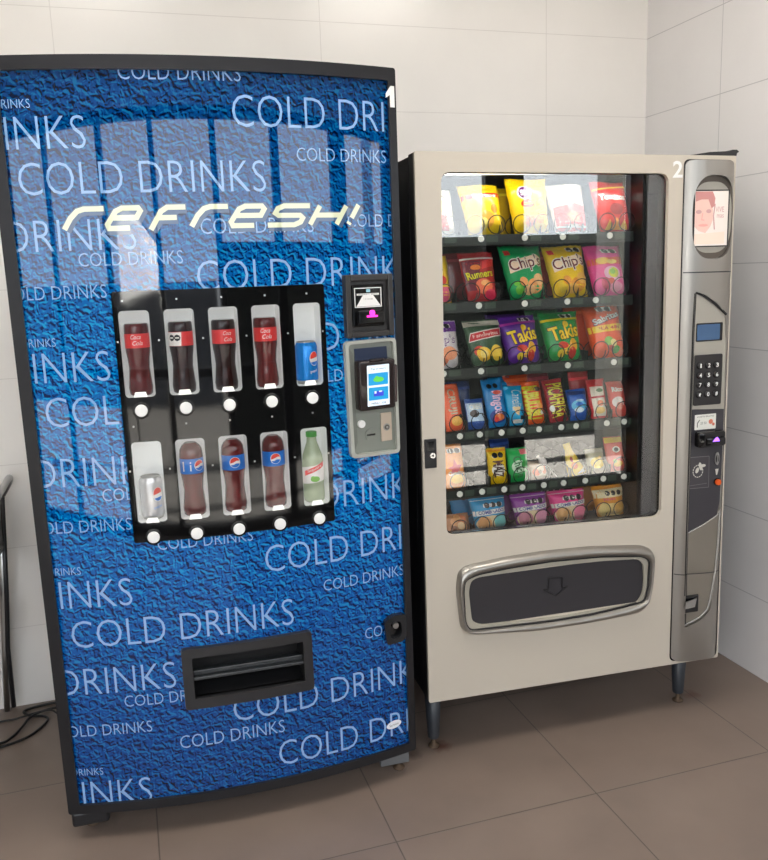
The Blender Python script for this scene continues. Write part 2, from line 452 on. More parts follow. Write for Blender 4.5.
# refresh! logo, drawn as strokes
G = {'r': (1.0, [[(0, 0), (0, .55), (.1, .9), (.3, 1), (1, 1)]]),
     'e': (1.0, [[(.06, .52), (1, .52), (1, .85), (.85, 1), (.22, 1), (.04, .85), (0, .2), (.15, 0), (.95, 0)]]),
     'F': (1.0, [[(0, -.12), (0, .8), (.18, 1), (1.02, 1)], [(0, .48), (.88, .48)]]),
     'S': (1.0, [[(1.02, 1), (.18, 1), (.02, .86), (.02, .62), (.16, .5), (.86, .5), (1, .36), (1, .14), (.84, 0), (-.02, 0)]]),
     'H': (1.0, [[(0, 0), (0, 1)], [(1, 0), (1, 1)], [(0, .5), (1, .5)]]),
     '!': (.0, [[(0, .34), (0, 1.05)], [(0, 0), (0, .12)]])}
lx = [('r', .147, .066), ('e', .242, .060), ('F', .352, .052), ('r', .446, .062), ('e', .537, .066), ('S', .636, .080), ('H', .745, .072), ('!', .850, 0)]
LH = .047; items = []
for ch, x0, wd in lx:
    for st in G[ch][1]:
        pts = [(x0+a*wd+b_*LH*.62, 1.6395+b_*LH) for a, b_ in st]
        v, f = ribbon(pts, .0125); items.append(((v, f), 0, .0012))
        v, f = ribbon([(a+.003, b_-.003) for a, b_ in pts], .025); items.append(((v, f), 1, .0008))
M_logo = mat('logo_cream', (222, 228, 196), .4, coat=1, coat_rough=.015); M_logo2 = mat('logo_shadow', (52, 84, 124), .45, coat=1, coat_rough=.015)
decal('refresh_logo', items, [M_logo, M_logo2], front, m1map, stepx=.03)

# display window
slots = [(.2525+.1085*i, .2525+.1085*i+.0735, 1.2235, 1.4405) for i in range(5)] + [(.2545+.1085*i, .2545+.1085*i+.0735, .8945, 1.1095) for i in range(5)]
btn = [(.2875+.1097*i, 1.1905) for i in range(5)] + [(.2897+.1097*i, .8572) for i in range(5)]
disp = decal('display_panel', [(fill([rrect(DX0, DX1, DZ0, DZ1, .006, 2)]+[rrect(*s, .010, 5) for s in slots]), 0, .004)],
             mat('display_black', (10, 10, 11), .05), m1, m1map, stepx=.02, thick=.007, smooth=True)
M_pocket = mat('pocket_white', (212, 213, 211), .7, emit=.30)
M_tag = mat('price_tag', (244, 244, 240), .5, emit=.25)
for i, (a, b_, c, d) in enumerate(slots):
    um = (a+b_)/2; bm = bmesh.new()
    y0 = -bow(um)+.012; y1 = y0+.078
    e = .004
    box(bm, a-e, a, y0, y1, c-e, d+e); box(bm, b_, b_+e, y0, y1, c-e, d+e)
    box(bm, a, b_, y0, y1, c-e, c); box(bm, a, b_, y0, y1, d, d+e); box(bm, a-e, b_+e, y1, y1+.004, c-e, d+e)
    obj('bottle_pocket', bm, M_pocket, disp)
    decal('pocket_pane', [(fill([rrect(a-.001, b_+.001, c-.001, d+.001, .010, 5)]), 0, .0025)], M_glass1, disp, m1map, stepx=.02, thick=.002)
    decal('price_tag', [(fill([round_poly([(um-.017, c+.001), (um+.017, c+.001), (um+.013, c+.014), (um-.013, c+.014)], .002)]), 0, .0060)], M_tag, disp, m1map, thick=.0014)
for u, z in btn:
    y = -bow(u)-.004
    bm = bmesh.new()
    for r, h, mi in ((.0215, .004, 1), (.0155, .009, 0)):
        vs = [[(u+rr*math.cos(2*PI*k/28), y-hh, z+rr*math.sin(2*PI*k/28)) for k in range(28)] for rr, hh in ((r, -.002), (r, h*.7), (r*.88, h))]
        rg = [[bm.verts.new(p) for p in q] for q in vs]
        for p, q in zip(rg, rg[1:]):
            for k in range(28):
                f = bm.faces.new((p[k], p[(k+1) % 28], q[(k+1) % 28], q[k])); f.material_index = mi; f.smooth = True
        f = bm.faces.new(rg[-1]); f.material_index = mi
    obj('selection_button', bm, [M_white, M_black_gloss], disp)
# small screws in the display
bm = bmesh.new()
for u in (.265, .395, .505, .615, .725):
    for z in (1.465, 1.150): box(bm, u-.0022, u+.0022, -bow(u)-.0048, -bow(u)-.003, z-.0022, z+.0022)
for u in (.246, .345, .453, .562, .670, .764):
    for z in (1.365, 1.035): box(bm, u-.0022, u+.0022, -bow(u)-.0048, -bow(u)-.003, z-.0022, z+.0022)
obj('screw', bm, M_steel, disp)['kind'] = 'stuff'

# bill validator (black frame with a recessed unit)
bv = thing('bill_validator', 'x', 'x'); 
del bv['label'], bv['category']; bv.parent = m1; bv.name = 'bill_validator'
ub = .895; tilt = math.atan(-(-2*(ub-W1/2)/(W1/2)**2*BOWD))
bv.location = (ub, -bow(ub), 1.4255); bv.rotation_euler = (0, 0, tilt)
a, b_, c, d = -.071, .071, -.083, .083
bm = bmesh.new()
w_ = .016
box(bm, a, a+w_, -.020, .03, c, d, bevel=.003); box(bm, b_-w_, b_, -.020, .03, c, d, bevel=.003)
box(bm, a+w_, b_-w_, -.020, .03, d-w_*1.1, d, bevel=.003); box(bm, a+w_, b_-w_, -.020, .03, c, c+w_, bevel=.003)
box(bm, a+w_, b_-w_, -.0075, .0, c+w_, d-w_)
obj('bezel', bm, mat('bezel_black', (44, 42, 42), .4), bv)
bm = bmesh.new(); box(bm, -.050, .045, -.012, .022, -.056, .056, bevel=.004); box(bm, -.040, .040, -.028, -.012, -.050, -.012, bevel=.005)
obj('acceptor', bm, M_black_gloss, bv)
bm = bmesh.new(); disc(bm, 0, -.019, .008, -.0305, -.026, 14); box(bm, -.016, .016, -.0295, -.0275, -.030, -.025)
obj('lamp', bm, M_pink, bv)
Lf = lambda x, z, off: (x, -.012-off, z)
its = [(ribbon([(-.042, -.003), (.036, -.003), (.036, .047), (-.042, .047)], .0022, True), 0, .0012),
       (fill([[(-.038, -.001), (.034, -.001), (.012, .028), (-.018, .028)]]), 0, .0012),
       (fill([[(-.036, .028), (.030, .028), (.030, .033), (-.036, .033)]]), 0, .0012), (fill([rrect(-.008, .004, .036, .044, .002)]), 1, .0012)]
decal('instruction_card', its, [M_white, mat('pale_blue', (150, 200, 215), .4)], bv, Lf, thick=.001)
decal('instruction_lettering', [(put_text('INSERT BILL', -.003, .0305, .056, .0028, 'C'), 0, .0018), (put_text('1 5 10 20', -.003, .018, .026, .004, 'C'), 0, .0018)], M_black, bv, Lf)

# payment panel (grey recessed housing)
pp = bpy.data.objects.new('payment_panel', None); C.objects.link(pp); pp.parent = m1
up_ = .895; pp.location = (up_, -bow(up_), 1.172); pp.rotation_euler = (0, 0, tilt)
ol = round_poly([(-.077, .162), (.076, .164), (.078, -.160), (-.072, -.158)], .014)
il = round_poly([(-.068, .153), (.067, .155), (.069, -.151), (-.062, -.148)], .010)
PPf = lambda x, z, off: (x, -off, z)
obj_pp = decal('rim', [(fill([ol, il]), 0, .016)], M_greyl, pp, PPf, thick=.02)
decal('housing', [(fill([round_poly([(-.074, .159), (.073, .161), (.075, -.157), (-.069, -.155)], .012)]), 0, .002)], M_grey, pp, PPf, thick=.012)
decal('side_bevel', [(fill([[(-.068, .150), (-.052, .128), (-.048, -.118), (-.062, -.145)]]), 0, .006)], mat('grey_green_dark', (112, 116, 108), .5), pp, PPf, thick=.005)
decal('blue_label', [(fill([[(-.046, .140), (.052, .141), (.054, .100), (-.046, .100)]]), 0, .004)], mat('navy_label', (30, 44, 72), .4), pp, PPf, thick=.002)
rd = bpy.data.objects.new('card_reader', None); C.objects.link(rd)
rd.parent = pp; rd.location = (.003, -.008, .042); rd.rotation_euler = (.06, -.012, 0)
bm = bmesh.new(); box(bm, -.053, .056, -.030, .006, -.068, .068, bevel=.006, seg=3); box(bm, -.02, .02, -.036, -.02, .066, .073, bevel=.002)
o = obj('reader_body', bm, mat('reader_shell', (38, 30, 30), .18), pp, smooth=True); o.parent = pp; o.location = rd.location; o.rotation_euler = rd.rotation_euler
bpy.data.objects.remove(rd); rd = o; rd.name = 'card_reader'
RDf = lambda x, z, off: (x, -.030-off, z)
its = [(fill([rrect(-.031, .036, -.056, .056, .002)]), 0, .0006),
       (fill([rrect(-.027, .032, .001, .034, .001)]), 1, .0009), (fill([rrect(-.027, .032, -.040, -.005, .001)]), 1, .0009),
       (fill([ell(.003, .016, .016, .007)]), 2, .0011), (fill([ell(-.002, .021, .006, .005)]), 2, .0011),
       (fill([rrect(-.012, .018, -.030, -.016, .002)]), 3, .0011), (fill([rrect(-.010, -.004, -.022, -.015, .001)]), 0, .0013), (fill([rrect(.004, .013, -.019, -.015, .001)]), 0, .0013),
       (put_text('Tap or insert', .003, .045, .045, .006, 'C'), 4, .0011), (put_text('MENU   OK', .003, -.049, .045, .005, 'C'), 4, .0011)]
sc = decal('screen', its, [mat('screen_white', (222, 232, 240), .3, emit=.4), mat('screen_cyan', (20, 150, 210), .3, emit=.35), mat('screen_green', (90, 190, 70), .3, emit=.6),
      mat('screen_blue', (50, 60, 190), .3, emit=.6), mat('screen_ink', (70, 80, 90), .3)], rd, RDf)
bm = bmesh.new(); box(bm, .0565, .066, -.022, .006, -.055, .050, bevel=.003); obj('card_slot', bm, mat('reader_side', (70, 56, 56), .25), rd)
bm = bmesh.new(); disc(bm, -.0365, -.066, .0135, -.006, -.001, mi=1); disc(bm, -.0365, -.066, .0105, -.014, -.001)
obj('coin_return_button', bm, [M_white, M_grey], pp)
bm = bmesh.new(); disc(bm, -.007, -.100, .017, -.006, -.001); box(bm, -.019, .006, -.0068, -.005, -.1025, -.0975, mi=1)
obj('coin_slot', bm, [M_grey, M_black_gloss], pp)
bm = bmesh.new(); box(bm, .026, .059, -.006, -.001, -.123, -.043, bevel=.001); obj('lock_plate', bm, mat('pale_brass', (206, 190, 172), .35, metal=.5), pp)
bm = bmesh.new()
for r, y in ((.010, -.008), (.007, -.0095), (.0035, -.0105)): disc(bm, .0425, -.084, r, y, -.005, mi=0 if r != .007 else 1)
obj('lock_cylinder', bm, [M_steel, mat('dark_ring', (90, 84, 78), .4)], pp)

# delivery port
bm_o = rrect(QX0, QX1, QZ0, QZ1, .010, 4); bm_i = rrect(.360, .6625, .396, .514, .004, 3)
port = decal('delivery_port', [(fill([bm_o, bm_i]), 0, .016)], mat('port_plastic', (38, 38, 40), .38), m1, m1map, stepx=.04, thick=.024)
um = .51; y0 = -bow(um)
bm = bmesh.new(); box(bm, .350, .3605, y0+.0, y0+.125, .38, .53); box(bm, .662, .6725, y0+.0, y0+.125, .38, .53)
box(bm, .350, .6725, y0+.0, y0+.125, .514, .53); box(bm, .350, .6725, y0+.0, y0+.125, .38, .396); box(bm, .35, .6725, y0+.118, y0+.125, .38, .53)
obj('chute', bm, M_black_matt, port)
bm = bmesh.new(); box(bm, .361, .662, y0+.006, y0+.075, .440, .449, bevel=.002)
box(bm, .361, .662, y0+.020, y0+.030, .449, .462, bevel=.002); obj('chute_shelf', bm, mat('shelf_plastic', (58, 60, 62), .35), port)
bm = bmesh.new()
for k in range(24): box(bm, .368+k*.0122, .371+k*.0122, y0+.110, y0+.118, .465, .512)
obj('chute_ribs', bm, M_black, port)
# lock pod
ul = .939; bm = bmesh.new()
o = decal('lock_housing', [(fill([round_poly([(.905, .520), (.935, .534), (.969, .530), (.977, .520), (.975, .458), (.962, .448), (.912, .448)], .008), ell(.941, .488, .019, .026, 20, 3)]), 0, .020)],
          mat('lock_plastic', (28, 30, 34), .25), m1, m1map, stepx=.03, thick=.02)
decal('lock_recess', [(fill([ell(.941, .488, .0195, .0265, 20, 3)]), 0, .004)], M_black_gloss, o, m1map, thick=.004)
bm = bmesh.new(); disc(bm, .943, .498, .009, -bow(.943)-.012, -bow(.943)-.003); obj('lock_core', bm, M_steel, o)
# oval sticker and number
decal('oval_sticker', [(fill([ell(.929, .1825, .0245, .0125, 28, 2, .1)]), 0, .0012), (put_text('Service', .929, .1825, .030, .008, 'C', rot=.1), 1, .0016)],
      [mat('sticker_white', (232, 234, 240), .4), mat('sticker_ink', (120, 116, 112), .5)], m1, m1map)
M_num = mat('number_white', (240, 240, 238), .5)
decal('number_sticker', [(fill([[(.9675, 1.9700), (.9675, 1.9590), (.9795, 1.9665), (.9795, 1.9365), (.9930, 1.9365), (.9930, 1.9895), (.9820, 1.9895)]]), 0, .0116)], M_num, m1, m1map)
# hinge cap, bottom rail, feet
obj('hinge_cap', B(.0, .070, .02, .13, 2.030, 2.043, bevel=.003), M_black, m1)
bm = bmesh.new(); box(bm, .006, .105, -.012, .12, .040, .084, bevel=.008); obj('foot_bracket', bm, M_black, m1)
bm = bmesh.new(); box(bm, .885, .975, -.012, .10, .046, .080, bevel=.003); obj('foot_bracket', bm, M_steel if 0 else mat('grey_bracket', (96, 98, 100), .45), m1)
for u, y in ((.052, .06), (.955, .04), (.06, .70), (.94, .70)):
    bm = bmesh.new(); lathe(bm, [(.017, 0), (.019, .003), (.016, .008), (.006, .011), (.006, .09)], 20, u, y); obj('levelling_foot', bm, M_rust, m1)

# ---- drinks in the pockets
def m1w(u, y, z):
    a = -.0344; return (-2.3772+u*math.cos(a)-y*math.sin(a), -.8621+u*math.sin(a)+y*math.cos(a), z)
def bottle(k, kind, label, cat='bottle', group='display drinks behind the selection windows'):
    a, b_, c, d = slots[k]; um = (a+b_)/2; t = thing('drink_bottle' if kind != 'can' and kind != 'whitecan' else 'drink_can', label, cat, m1w(um+.002, -bow(um)+.048, c+.0005), (0, 0, -.0344), group)
    def cyl(R, x, z, off):   # wrap on a cylinder facing -y
        th = x/R; return ((R+off)*math.sin(th), -(R+off)*math.cos(th), z)
    if kind in ('coke', 'cokeA', 'cokeB', 'pepsi', 'pepsiA'):
        liq = mat('cola', (38, 14, 12), .12) if kind in ('coke', 'cokeA') else mat('reflection_tinted_cola', (92, 30, 30), .12)  # redder cola: reflections in front of these bottles put into the colour
        prof = [(.024, 0), (.0285, .004), (.030, .02), (.0275, .045), (.0255, .07), (.0275, .095), (.030, .112), (.0305, .120), (.0305, .160)]+([(.0303, .172), (.0295, .180), (.0270, .183)] if 'coke' in kind else [(.0300, .166), (.0285, .178), (.0235, .188), (.0165, .194), (.0140, .196)])
        bm = bmesh.new(); lathe(bm, prof); 
        obj('bottle_body', bm, liq, t)
        R = .0309
        if 'coke' in kind:
            its = [(fill([[(-.046, .122), (.046, .122), (.046, .158), (-.046, .158)]]), 0, 0)]
            mats = [mat('label_red', (222, 52, 52), .35), mat('label_white', (238, 232, 228), .4), mat('ink_black', (20, 20, 22), .5)]
            if kind == 'cokeA':
                its += [(fill([[(-.046, .1225), (-.001, .1225), (.001, .157), (-.046, .157)]]), 1, .0003)]
                for cx in (-.026, -.010): its += [(fill([ell(cx, .143, .0085, .0085, 8)]), 2, .0006), (fill([[(cx-.005, .1415), (cx+.005, .1415), (cx+.005, .1445), (cx-.005, .1445)]]), 1, .0008)]
            elif kind == 'cokeB':
                its += [(put_text('Coca', -.004, .150, .026, .011, 'C', shear=.3), 1, .0005), (put_text('Cola', 0, .1345, .026, .011, 'C', shear=.3), 1, .0005)]
            else:
                its += [(put_text('Coca', .006, .149, .022, .010, 'C', shear=.3), 1, .0005), (put_text('Cola', .008, .133, .022, .010, 'C', shear=.3), 1, .0005)]
            decal('bottle_label', its, mats, t, lambda x, z, off: cyl(R, x, z, off), stepx=.004)
        else:
            its = [(fill([[(-.046, .116), (.046, .116), (.046, .156), (-.046, .156)]]), 0, 0)]
            cx = .020 if kind == 'pepsiA' else .002
            its += [(fill([ell(cx, .137, .0145, .0145)]), 1, .0003),
                    (fill([[(cx+.0125*math.cos(math.radians(q)), .138+.0125*math.sin(math.radians(q))) for q in range(15, 196, 12)]+[(cx-.004, .1375), (cx+.004, .1415)]]), 2, .0005),
                    (fill([[(cx+.0125*math.cos(math.radians(q)), .136+.0125*math.sin(math.radians(q))) for q in range(205, 356, 12)]+[(cx+.003, .1345), (cx-.004, .131)]]), 0, .0005)]
            if kind == 'pepsiA': its += [(put_text('l', -.024, .136, .004, .026, 'C'), 1, .0005), (put_text('i', -.004, .136, .004, .024, 'C'), 1, .0005)]
            decal('bottle_label', its, [mat('label_blue', (20, 110, 200), .35), mat('label_white', (238, 232, 228), .4), mat('globe_red', (216, 60, 44), .4)], t, lambda x, z, off: cyl(R, x, z, off), stepx=.004)
    elif kind == 'lime':
        prof = [(.024, 0), (.0285, .004), (.0295, .02), (.0285, .05), (.0295, .055), (.0295, .110), (.027, .130), (.020, .150), (.0145, .166), (.0130, .180), (.0130, .186)]
        bm = bmesh.new(); lathe(bm, prof); obj('bottle_body', bm, mat('pale_green_soda', (168, 180, 150), .12), t)
        bm = bmesh.new(); lathe(bm, [(.0150, .1815), (.0152, .183), (.0152, .194), (.014, .1955)], 24); obj('bottle_cap', bm, mat('cap_green', (70, 150, 60), .4), t)
        its = [(fill([[(-.046, .052), (.046, .062), (.046, .112), (-.046, .098)]]), 0, 0), (fill([[(-.030, .076), (.030, .100), (.030, .114), (-.030, .090)]]), 1, .0003),
               (put_text('Squirt', 0, .0955, .044, .009, 'C', rot=.35), 0, .0006), (fill([ell(.0, .067, .013, .008)]), 2, .0004), (fill([ell(-.006, .071, .006, .005)]), 2, .0005)]
        decal('bottle_label', its, [mat('label_white', (238, 232, 228), .4), mat('label_red', (222, 52, 52), .35), mat('label_lime', (110, 180, 60), .4)], t, lambda x, z, off: cyl(.0299, x, z, off), stepx=.004)
    else:
        base = mat('can_blue', (10, 130, 215), .25, metal=.3) if kind == 'can' else mat('can_silver', (214, 214, 216), .25, metal=.5)
        bm = bmesh.new(); lathe(bm, [(.022, 0), (.026, .001), (.0295, .010), (.0300, .015), (.0300, .100), (.0285, .106), (.0255, .111), (.0258, .1135), (.0245, .1135), (.024, .111)], mis=[1, 1, 0, 0, 0, 0, 1, 1, 1]); obj('can_body', bm, [base, M_steel], t)
        cx, cz = .017, .068
        its = [(fill([ell(cx, cz, .014, .019)]), 0, .0003), (fill([[(cx+.012*math.cos(math.radians(q)), cz+.002+.0165*math.sin(math.radians(q))) for q in range(10, 200, 12)]]), 1, .0005),
               (fill([[(cx+.012*math.cos(math.radians(q)), cz-.004+.0135*math.sin(math.radians(q))) for q in range(205, 356, 12)]]), 2, .0005), (put_text('pepsi', cx-.002, .034, .022, .009, 'C', rot=.2), 0 if kind == 'can' else 2, .0005)]
        decal('can_logo', its, [mat('label_white', (238, 232, 228), .4), mat('globe_red', (216, 60, 44), .4), mat('label_blue', (20, 110, 200), .35)], t, lambda x, z, off: cyl(.0302, x, z, off), stepx=.004)
bottle(0, 'cokeB', 'cola bottle with red and white label in the leftmost window of the upper row')
bottle(1, 'cokeA', 'dark cola bottle whose label carries two black warning seals, upper row')
bottle(2, 'coke', 'dark cola bottle with plain red label in the middle window of the upper row')
bottle(3, 'cokeB', 'cola bottle tinted for reflections, with red label beside the blue can, upper row')
bottle(4, 'can', 'blue drink can with round emblem in the rightmost window of the upper row', 'can')
bottle(5, 'whitecan', 'silver white drink can in the leftmost window of the lower row', 'can')
bottle(6, 'pepsiA', 'brown cola bottle with blue label, second window of the lower row beside the silver can', 'bottle')
bottle(7, 'pepsi', 'brown cola bottle with round emblem centred on its blue label, lower row middle window')
bottle(8, 'pepsi', 'brown cola bottle with blue label next to the pale green bottle, lower row')
bottle(9, 'lime', 'pale green soda bottle with red and green label, rightmost in the lower row')

# ------------------------------------------------------------------ MACHINE 2 : snacks
A2 = -.0375
m2 = thing('snack_vending_machine', 'beige snack vending machine with glass front full of crisps and a silver keypad column', 'vending machine',
           (-1.3195, -.8534, 0), (0, 0, A2))
def flat(x, z, off): return (x, -off, z)
DOOR = [(.005, .195), (1.042, .181), (1.034, 1.824), (.005, 1.836)]
GLS = round_poly([(.074, .7275), (.806, .706), (.802, 1.7735), (.081, 1.7805)], .030, 6)
def off_poly(p, d):
    cx = sum(a for a, b_ in p)/len(p); cz = sum(b_ for a, b_ in p)/len(p)
    return [(a+(d if a > cx else -d), b_+(d if b_ > cz else -d)) for a, b_ in p]
door = decal('door', [(fill([round_poly(DOOR, .006, 3), GLS, rrect(.135, .750, .425, .585, .02)]), 0, 0)], M_beige, m2, flat, thick=.014)
decal('door_core', [(fill([[(.006, .197), (1.040, .184), (1.032, 1.822), (.007, 1.834)], off_poly(GLS, .006), rrect(.125, .760, .41, .60, .02)]), 0, -.014)], M_black, m2, flat, thick=.05)
decal('window_seal', [(fill([off_poly(GLS, .002), [((a-.44)*.993+.44, (b_-1.247)*.995+1.247) for a, b_ in GLS]]), 0, -.0135)], M_black_gloss, m2, flat, thick=.006)
decal('window_glass', [(fill([off_poly(GLS, .001)]), 0, -.0155)], M_glass, m2, flat, thick=.004)
# cabinet
bm = bmesh.new()
box(bm, .006, .052, .065, .78, .20, 1.828); box(bm, .812, 1.032, .065, .78, .20, 1.805)
box(bm, .052, .812, .065, .78, 1.790, 1.815); box(bm, .052, .812, .065, .78, .20, .585); box(bm, .052, .812, .60, .78, .585, 1.790)
obj('cabinet', bm, M_char if 0 else mat('cabinet_black', (34, 34, 37), .45), m2)
bm = bmesh.new(); box(bm, .762, .775, .075, .60, .60, 1.785); box(bm, .772, .812, .066, .12, .60, 1.785, bevel=.004)
obj('side_channel', bm, mat('channel_black', (14, 15, 17), .3), m2)
# LED strip behind the door head
strip = obj('light_strip', B(.10, .76, .070, .085, 1.782, 1.789), mat('led_strip', (255, 250, 240), .4, emit=6), m2)
def area(name, loc, rot, sx, sy, power, col, parent=None):
    l = bpy.data.lights.new(name, 'AREA'); l.shape = 'RECTANGLE'; l.size = sx; l.size_y = sy; l.energy = power; l.color = col
    o = bpy.data.objects.new(name, l); C.objects.link(o); o.location = loc; o.rotation_euler = rot
    if parent: o.parent = parent
    return o
area('light_strip_lamp', (.43, .078, 1.778), (math.radians(28), 0, 0), .66, .02, .9, (1, .97, .93), m2)
for lu, ry in ((.066, -62),):
    obj('light_strip', B(lu-.006, lu+.006, .080, .090, .66, 1.76), mat('led_strip', (255, 250, 240), .4, emit=6), m2)
    area('light_strip_lamp', (lu, .094, 1.21), (math.radians(90), 0, math.radians(-ry)*.75), .012, 1.08, 3.0, (1, .97, .93), m2)
# trays
TZ = [1.601, 1.403, 1.203, 1.005, .820, .668]
M_tray = mat('tray_steel', (38, 42, 40), .4, metal=.2); M_ptag = mat('price_strip', (62, 74, 64), .45)
M_disc = mat('number_disc', (232, 232, 226), .5)
wide = [[.110, .243, .385, .512, .673], [.105, .233, .384, .528, .627], [.115, .237, .382, .531, .694],
        [.164, .230, .303, .375, .431, .509, .561, .672, .735], [.160, .235, .310, .373, .448, .518, .596, .662, .738], [.16, .255, .40, .54, .69]]
coil_me = {}
def coil(name, parent, x, y, z, r, turns, length):
    key = (round(r, 4), turns)
    if key not in coil_me:
        pts = []; n = turns*18
        for i in range(n+1):
            th = 2*PI*i/18-PI/2
            yy = .004*i/18 if i <= 18 else .004+(length-.004)*((i-18)/(n-18))
            pts.append((r*math.cos(th), yy, r*math.sin(th)))
        bm = bmesh.new(); tube(bm, pts, .0017, 5)
        o = obj(name, bm, mat('coil_wire', (26, 25, 24), .35, metal=.3), parent); coil_me[key] = o.data
    else:
        o = bpy.data.objects.new(name, coil_me[key]); C.objects.link(o); o.parent = parent
    o.location = (x, y, z)
for k, z in enumerate(TZ):
    tr = bpy.data.objects.new('snack_tray', None); C.objects.link(tr); tr.parent = m2; tr.location = (0, 0, 0)
    bm = bmesh.new(); box(bm, .056, .760, .120, .58, z+.004, z+.008); box(bm, .056, .760, .116, .122, z-.020, z+.012, bevel=.002)
    n = len(wide[k])
    edges = [(a+b_)/2 for a, b_ in zip(wide[k], wide[k][1:])]
    o = obj('tray', bm, M_tray, m2); bpy.data.objects.remove(tr); tr = o; tr.name = 'snack_tray'
    bm = bmesh.new()
    for e in edges: box(bm, e-.001, e+.001, .135, .56, z+.008, z+.040)
    if edges: obj('tray_divider', bm, M_tray, tr)['kind'] = 'stuff'
    for x in wide[k]:
        bm = bmesh.new(); disc(bm, x, z, .0095, .112, .1165, 18)
        obj('number_disc', bm, M_disc, tr)
        obj('price_strip', B(x+.018, x+(.055 if n < 6 else .048), .1135, .1165, z-.010, z+.009), M_ptag, tr)

# ---- packets
def pc(*rgb): return mat('packet_%02x%02x%02x' % rgb, rgb, .28, coat=.3)
def packet(name, label, cat, group, u, z, w, h, base, art, t=.022, lean=.27, y=.150, yaw=0., roll=0., narrow=False):
    a = A2; lx, ly = u, y
    loc = (-1.3195+lx*math.cos(a)-ly*math.sin(a), -.8534+lx*math.sin(a)+ly*math.cos(a), z)
    o = thing(name, label, cat, loc, (-lean, roll, a+yaw), group)
    ph = random.random()*6; sh_ = .10*w if not narrow else .06*w; u_ = u
    def T(x, q):  # half thickness at x in -1..1, q in 0..1
        s = max(0., 1-abs(x)**2.6); v = min(1, max(0., (q-.05)/.18)); v2 = min(1, max(0., (.94-q)/.2))
        v = math.sin(v*PI/2); v2 = math.sin(v2*PI/2)
        cr = 1+.10*math.sin(9*x+ph)*math.sin(7*q+ph)+.06*math.sin(17*x+3*ph)*(abs(q-.5)*2)**2
        return .0009+t*(s**.6)*v*v2*cr
    def wd(q):
        return w/2*((1.05 if narrow else 1.07)-(.05 if narrow else .17)*(1-min(1, max(0, q)))**1.3-.03*math.sin(min(1, max(0, q))*PI)+.012*math.sin(23*q+ph))
    def mp(x, zz, off, side=1):
        q = zz; X = x*wd(q); fold = .010*max(0, q-.9)*10*math.sin(3*x+ph)
        return (X+sh_*(1-q), -side*(T(x, q)+off)-fold*.6, q*h)
    nx, nz = 14, 20; bm = bmesh.new(); front, back = [], []
    for j in range(nz+1):
        fr, bk = [], []
        for i in range(nx+1):
            x = -1+2*i/nx; q = j/nz
            zig = (.010 if i % 2 else 0) if j in (0, nz) else 0
            q2 = q-zig if j == nz else q+zig
            v = bm.verts.new(mp(x, q2, 0)); fr.append(v)
            bk.append(v if i in (0, nx) else bm.verts.new(mp(x, q2, 0, -1)))
        front.append(fr); back.append(bk)
    for g, fl in ((front, 0), (back, 1)):
        for j in range(nz):
            for i in range(nx):
                q = [g[j][i], g[j][i+1], g[j+1][i+1], g[j+1][i]]
                if fl: q.reverse()
                try:
                    f = bm.faces.new(q); f.smooth = True
                except ValueError: pass
    for j in (0, nz):
        for i in range(nx):
            q = [front[j][i], front[j][i+1], back[j][i+1], back[j][i]]
            qq = []
            for v in q:
                if v not in qq: qq.append(v)
            try: bm.faces.new(qq)
            except ValueError: pass
    obj('packet_body', bm, pc(*base), o)
    if art:
        mats = []; its = []
        def mi(c):
            m = pc(*c)
            if m not in mats: mats.append(m)
            return mats.index(m)
        asp = w/2/h     # 1 unit of x = asp units of q
        for lay, s in enumerate(art):
            kd, colr = s[0], s[1]; of = .0004+.00022*lay
            if kd == 'band': sh = fill([[(-.99, s[2]), (.99, s[3]), (.99, s[5]), (-.99, s[4])]])
            elif kd == 'ell': sh = fill([ell(s[2], s[3], s[4], s[4]*asp*s[5], 20)])
            elif kd == 'poly': sh = fill([s[2]])
            elif kd == 'text':    # word, cx, cz, width(x units), height(q units), rot(rad), bold
                word, cx, cz, ww, hh, rot = s[2:8]
                vs, fs = text2d(word, s[8] if len(s) > 8 else .01)
                out = []
                for p, q in vs:
                    dx, dz = (p-.5)*ww*asp, (q-.5)*hh
                    out.append((cx+(dx*math.cos(rot)-dz*math.sin(rot))/asp, cz+dx*math.sin(rot)+dz*math.cos(rot)))
                sh = (out, fs)
            its.append((sh, mi(colr), of))
        decal('packet_print', its, mats, o, lambda x, q, off: mp(x, q, off), stepx=.16, stepz=.06, clip=(-.985, .985, .01, .985))
    return o

WHT, BLK, YEL = (240, 236, 228), (24, 22, 24), (246, 206, 22)
def seals(n, cx, cz, r=.16, dx=.36, plate=True, asp=1):
    out = []
    if plate: out.append(('poly', WHT, [(cx-dx*(n-1)/2-r*1.3, cz-.045), (cx+dx*(n-1)/2+r*1.3, cz-.045), (cx+dx*(n-1)/2+r*1.3, cz+.045), (cx-dx*(n-1)/2-r*1.3, cz+.045)]))
    for i in range(n):
        out.append(('ell', BLK, cx+dx*(i-(n-1)/2), cz, r, 1.0))
    return out
def blob(c, cx, cz, r, k=1.0): return ('ell', c, cx, cz, r, k)
PK, CR = 'snack_packet', 'packet'
def chips_art(brown, food1, food2, leaf):
    return [blob(food1, .35, .22, .42, .8), blob(food2, .62, .34, .30, .9), blob(food2, .05, .15, .30, .7), blob(food1, -.25, .30, .22), blob(leaf, -.5, .16, .20), blob(leaf, -.62, .27, .12)] + \
           [('poly', (250, 220, 190), [(-.80, .46), (.80, .62), (.86, .74), (.6, .80), (-.2, .72), (-.82, .64)]), ('text', WHT, "Chip's", .03, .62, 1.70, .31, .16, .045), ('text', brown, "Chip's", .03, .62, 1.64, .28, .16, .012), ('poly', (226, 50, 50), [(-.86, .80), (-.6, .80), (-.6, .90), (-.86, .90)])]
